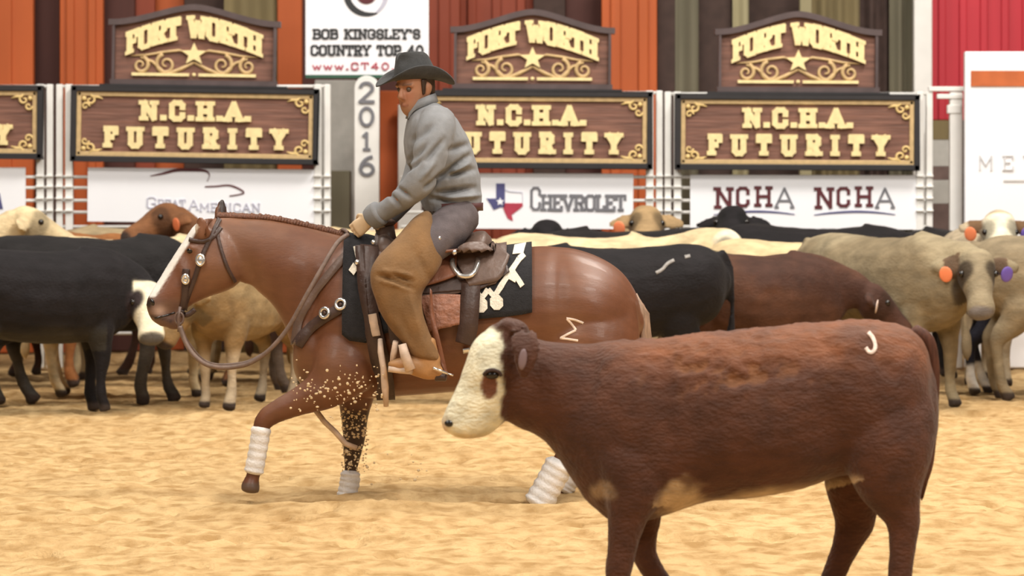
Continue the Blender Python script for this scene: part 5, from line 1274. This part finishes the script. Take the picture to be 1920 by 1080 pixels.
# ------------------------------------------------------------------ the big red calf in front
CD = 10.88
def cr_(*a, **k): return pr(CD, *a, **k)
CW = .245
calf_chains = [
 [cr_(1085, 660, 1075, 895, .13), cr_(1130, 643, 1112, 950, .17, e=2.2), cr_(1190, 637, 1165, 985, .205, e=2.3), cr_(1265, 630, 1245, 968, .23, e=2.3), cr_(1340, 622, 1325, 940, .25, e=2.3), cr_(1420, 614, 1410, 932, .262, e=2.3), cr_(1510, 606, 1500, 914, .262, e=2.3), cr_(1590, 599, 1572, 893, .25, e=2.3), cr_(1650, 602, 1632, 890, .235, e=2.3), cr_(1700, 615, 1682, 890, .21, e=2.2), cr_(1730, 640, 1718, 880, .165), cr_(1745, 685, 1738, 850, .10)],
 # neck
 [cr_(952, 612, 950, 790, .085, -.02), cr_(985, 628, 975, 802, .105, -.01), cr_(1030, 643, 1022, 828, .12), cr_(1080, 645, 1062, 885, .14), cr_(1130, 641, 1100, 940, .165), cr_(1180, 640, 1140, 970, .18)],
 # brisket
 [cr_(1060, 800, 1090, 915, .08), cr_(1100, 820, 1125, 958, .11), cr_(1150, 850, 1165, 985, .13), cr_(1220, 880, 1225, 975, .12)],
 # head
 [cr_(829, 781, 838, 812, .040, -.055, 2.4), cr_(836, 765, 864, 822, .056, -.055, 2.4), cr_(849, 738, 900, 820, .060, -.052, 2.3), cr_(863, 706, 930, 806, .068, -.05), cr_(875, 668, 950, 785, .084, -.045), cr_(890, 638, 968, 755, .092, -.04), cr_(915, 616, 985, 720, .090, -.03), cr_(945, 604, 1000, 690, .075, -.02)],
 # poll tuft
 [cr_(930, 606, 945, 640, .05, -.03), cr_(955, 598, 968, 640, .055, -.03), cr_(985, 606, 985, 645, .045, -.02)],
 # ears
 [(P(968, 618, CD-.10), Vector((.035, .01, .012)), Vector((0, .02, .0)), 2), (P(980, 628, CD-.15), Vector((.048, .0, .01)), Vector((0, .018, .01)), 2), (P(985, 658, CD-.18), Vector((.046, 0, .0)), Vector((0, .018, .005)), 2), (P(984, 690, CD-.185), Vector((.030, 0, 0)), Vector((0, .015, 0)), 2), (P(982, 706, CD-.185), Vector((.012, 0, 0)), Vector((0, .012, 0)), 2)],
 [(P(958, 620, CD+.06), Vector((.03, .0, .012)), Vector((0, .02, .0)), 2), (P(968, 622, CD+.13), Vector((.04, .0, .02)), Vector((0, .02, .015)), 2), (P(978, 640, CD+.19), Vector((.03, 0, .02)), Vector((0, .016, .012)), 2)],
 # legs
 lb(CD, [(1192, 800, 60, .05, -.12), (1190, 860, 72, .085, -.13), (1190, 920, 60, .085, -.13), (1176, 970, 40, .066, -.13), (1168, 1020, 30, .054, -.13), (1160, 1070, 26, .048, -.13), (1157, 1110, 19, .036, -.13), (1155, 1145, 21, .04, -.13), (1150, 1165, 23, .045, -.13), (1146, 1178, 26, .05, -.13)]),
 lb(CD, [(1205, 810, 60, .05, .12), (1205, 860, 64, .085, .13), (1208, 930, 44, .08, .13), (1208, 985, 30, .062, .13), (1206, 1030, 25, .05, .13), (1222, 1068, 22, .046, .13), (1245, 1095, 17, .036, .13), (1262, 1122, 19, .04, .13), (1266, 1142, 21, .045, .13), (1262, 1155, 24, .05, .13)]),
 lb(CD, [(1668, 720, 70, .05, -.13), (1668, 780, 88, .10, -.13), (1662, 850, 86, .125, -.14), (1672, 915, 62, .095, -.15), (1686, 955, 42, .062, -.15), (1694, 985, 32, .05, -.15), (1692, 1030, 24, .04, -.15), (1688, 1090, 22, .038, -.15), (1682, 1140, 24, .042, -.15), (1674, 1160, 26, .048, -.15), (1668, 1178, 30, .052, -.15)]),
 lb(CD, [(1655, 720, 70, .05, .13), (1645, 790, 84, .10, .13), (1618, 850, 78, .11, .14), (1602, 915, 56, .085, .15), (1602, 960, 42, .06, .15), (1600, 990, 35, .05, .15), (1584, 1030, 26, .04, .15), (1562, 1085, 22, .038, .15), (1548, 1125, 24, .042, .15), (1540, 1140, 26, .048, .15), (1532, 1155, 30, .052, .15)]),
]
cv, cf, ce = fuse(calf_chains, .010, iters=16, sub=4, seg=30)
cn = normals_of(cv, cf)
qx, qy = pix(cv)
def blob(cx, cy, rx, ry, a): return a*np.exp(-(((qx-cx)/rx)**2+((qy-cy)/ry)**2))
disp = blob(1160, 760, 70, 90, .022)+blob(1245, 780, 26, 110, -.020)+blob(1660, 760, 60, 90, .018)+blob(1560, 800, 40, 70, -.022)+blob(1540, 660, 40, 26, -.012)+blob(1600, 640, 24, 18, .010)+blob(1110, 700, 20, 60, -.012)+blob(1400, 800, 90, 90, .012)+blob(921, 700, 13, 10, .010)+blob(893, 735, 16, 20, -.008)+blob(1030, 700, 30, 50, .008)
back = sstep(760, 690, qy)*sstep(1080, 1200, qx)*sstep(1720, 1650, qx)
curl = np.abs(fbm(cv*np.array([16, 20, 20])+3, 3)-.5)
fz = fbm(cv*np.array([34, 30, 30]), 2)-.5
region = np.exp(-(((qx-1360)/130)**2+((qy-700)/40)**2))
cv = cv+cn*(disp+(fbm(cv*5, 3)-.5)*.014+back*fz*.010-region*curl*.085+fz*.004)[:, None]
tuft = np.exp(-(((qx-950)/30)**2+((qy-612)/18)**2)); cv = cv+cn*(tuft*(fbm(cv*40, 2)-.35)*.03)[:, None]
qx, qy = pix(cv); nz = fbm(cv*7, 3); nf = fbm(cv*26, 2)
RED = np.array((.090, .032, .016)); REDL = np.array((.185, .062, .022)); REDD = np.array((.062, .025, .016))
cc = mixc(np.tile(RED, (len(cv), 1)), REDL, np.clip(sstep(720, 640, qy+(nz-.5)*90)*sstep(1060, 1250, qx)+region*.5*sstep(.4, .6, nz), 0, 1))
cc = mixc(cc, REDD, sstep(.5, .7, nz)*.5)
cc = mixc(cc, (.30, .125, .05), region*sstep(.10, .22, curl)*.8)
FACE = np.array((.86, .80, .58))
hx_ = sstep(946, 938, qx+(nf-.5)*16+(qy < 660)*(660-qy)*.10)
fm = hx_*(qy > 606)*(qy < 840)*sstep(612, 622, qy+(nf-.5)*14+np.clip(qx-900, 0, 60)*-.25+6)
cc = mixc(cc, FACE, fm)
cc = mixc(cc, (.17, .062, .03), sstep(1.15, .85, np.hypot((qx-917)/17, (qy-722)/26)+(nf-.5)*.35)*(np.abs(cv[:, 1]-CD+.045) > .03))
cc = mixc(cc, (.62, .40, .24), np.exp(-(((qx-832)/10)**2+((qy-800)/18)**2))*.75*(qx < 850))
cc = mixc(cc, (.62, .43, .22), sstep(0, 14, qy-(806+(qx-850)*.02))*(qx < 945)*(qx > 850)*.6)
CRM = np.array((.56, .40, .24))
bl = sstep(-8, 16, qy-(938-(qx-1300)*.14)+ (nz-.5)*50)*(qx > 1225)*(qx < 1620)*(qy < 950-np.clip(qx-1430, 0, 300)*.26)
cc = mixc(cc, CRM, np.clip(bl*.9*(np.abs(cv[:, 1]-CD) < .24), 0, 1))
cc = mixc(cc, CRM, sstep(1.2, .55, np.hypot((qx-1272)/48, (qy-936)/36)+(nf-.5)*.7+(nz-.5)*.9)*.85)
cc = mixc(cc, CRM, sstep(1.3, .4, np.hypot((qx-1128)/24, (qy-922)/20)+(nf-.5)*.9)*.45)
cc = mixc(cc, (.045, .03, .025), sstep(1158, 1163, qy))
CALFM = make_mat('calf_coat', attr=True, rough=.66, nscale=30, namt=.20, bump=.5, bscale=95, spec=.25, sheen=.12, stretch=(.5, 1, 1), namt2=.14, nscale2=6)
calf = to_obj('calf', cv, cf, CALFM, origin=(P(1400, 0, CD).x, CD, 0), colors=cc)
tag(calf, 'big reddish brown calf with a white face in front of the horse', 'calf')
calf_bvh = BVHTree.FromPolygons([Vector(p) for p in cv], cf)
h = hit(923, 703, calf_bvh); m = Mesh(); m.ball(h[0]+Vector((0, .010, 0)), (.024, .017, .016), 14, 9); m.build('eye', EYEM, calf)
m = Mesh(); strap_px(m, [(909, 703), (915, 697), (924, 695), (934, 698), (938, 705)], 5, .004, .007, n=14, bvh=calf_bvh); m.build('eyelid', make_mat('eyelid_skin', (.05, .025, .018), .6), calf)
m = Mesh(); m.ball(P(915, 700, CD+.045), (.022, .017, .016), 14, 9); m.build('eye', EYEM, calf)
h = hit(842, 794, calf_bvh); m = Mesh(); m.ball(h[0], (.016, .010, .012), 12, 8); m.build('nostril', EYEM, calf)
m = Mesh(); c = P(980, 674, CD-.208); m.ball(c, (.014, .006, .036), 14, 8, Matrix.Rotation(.12, 3, 'Y')); m.build('ear_tag', make_mat('mauve_tag', (.22, .15, .155), .5, namt=.1), calf)
# tail
m = Mesh(); m.loft(lb(CD, [(1712, 622, 16, .03, 0), (1738, 640, 15, .028, 0), (1750, 690, 12, .022, 0), (1750, 760, 10, .02, 0), (1745, 820, 11, .022, 0), (1738, 870, 12, .024, 0), (1731, 905, 8, .016, 0)]), seg=14)
rnd = random.Random(9)
for i in range(24):
    o1 = rnd.uniform(-7, 7); m.tube([P(1743+o1*.6, 830, CD+rnd.uniform(-.02, .02)), P(1737+o1, 880, CD+rnd.uniform(-.02, .02)), P(1727+o1*.8, 925+rnd.uniform(-18, 14), CD)], [.010, .010, .002], 6)
TAILM = make_mat('red_tail_hair', (.085, .028, .014), .7, namt=.35, nscale=40, stretch=(3, 3, .5))
m.build('tail', TAILM, calf)
m = Mesh()
for pth in ([(1628, 624), (1636, 634), (1641, 648), (1638, 659), (1630, 661), (1623, 652)],): strap_px(m, pth, 7, .001, .003, n=20, bvh=calf_bvh)
m.build('brand', make_mat('calf_brand', (.80, .62, .52), .6, namt=.3, nscale=60), calf)['label'] = 'pale hooked brand on the rump'

# ------------------------------------------------------------------ sand thrown up by the horse
m = Mesh(); rnd = random.Random(12)
for i in range(360):
    k = rnd.random()
    if k < .5: a, b, dy = rnd.uniform(640, 690), rnd.uniform(765, 885), rnd.uniform(-.02, .06)
    elif k < .96: a = rnd.uniform(545, 720); b = 735+rnd.gauss(0, 22)-(a-600)*.12; dy = rnd.uniform(-.42, -.27)
    else: a, b, dy = rnd.uniform(690, 800), rnd.uniform(850, 915), rnd.uniform(-.3, .1)
    r = rnd.uniform(.002, .0062); m.ball(P(a, b, HD+dy), (r*rnd.uniform(.7, 1.6), r, r*rnd.uniform(.7, 1.4)), 6, 4)
o = m.build('flying_sand', make_mat('sand_clods', (.74, .58, .36), .95, namt=.15), smooth=False); tag(o, 'sand clods thrown up around the front legs of the horse', 'sand', kind='stuff')
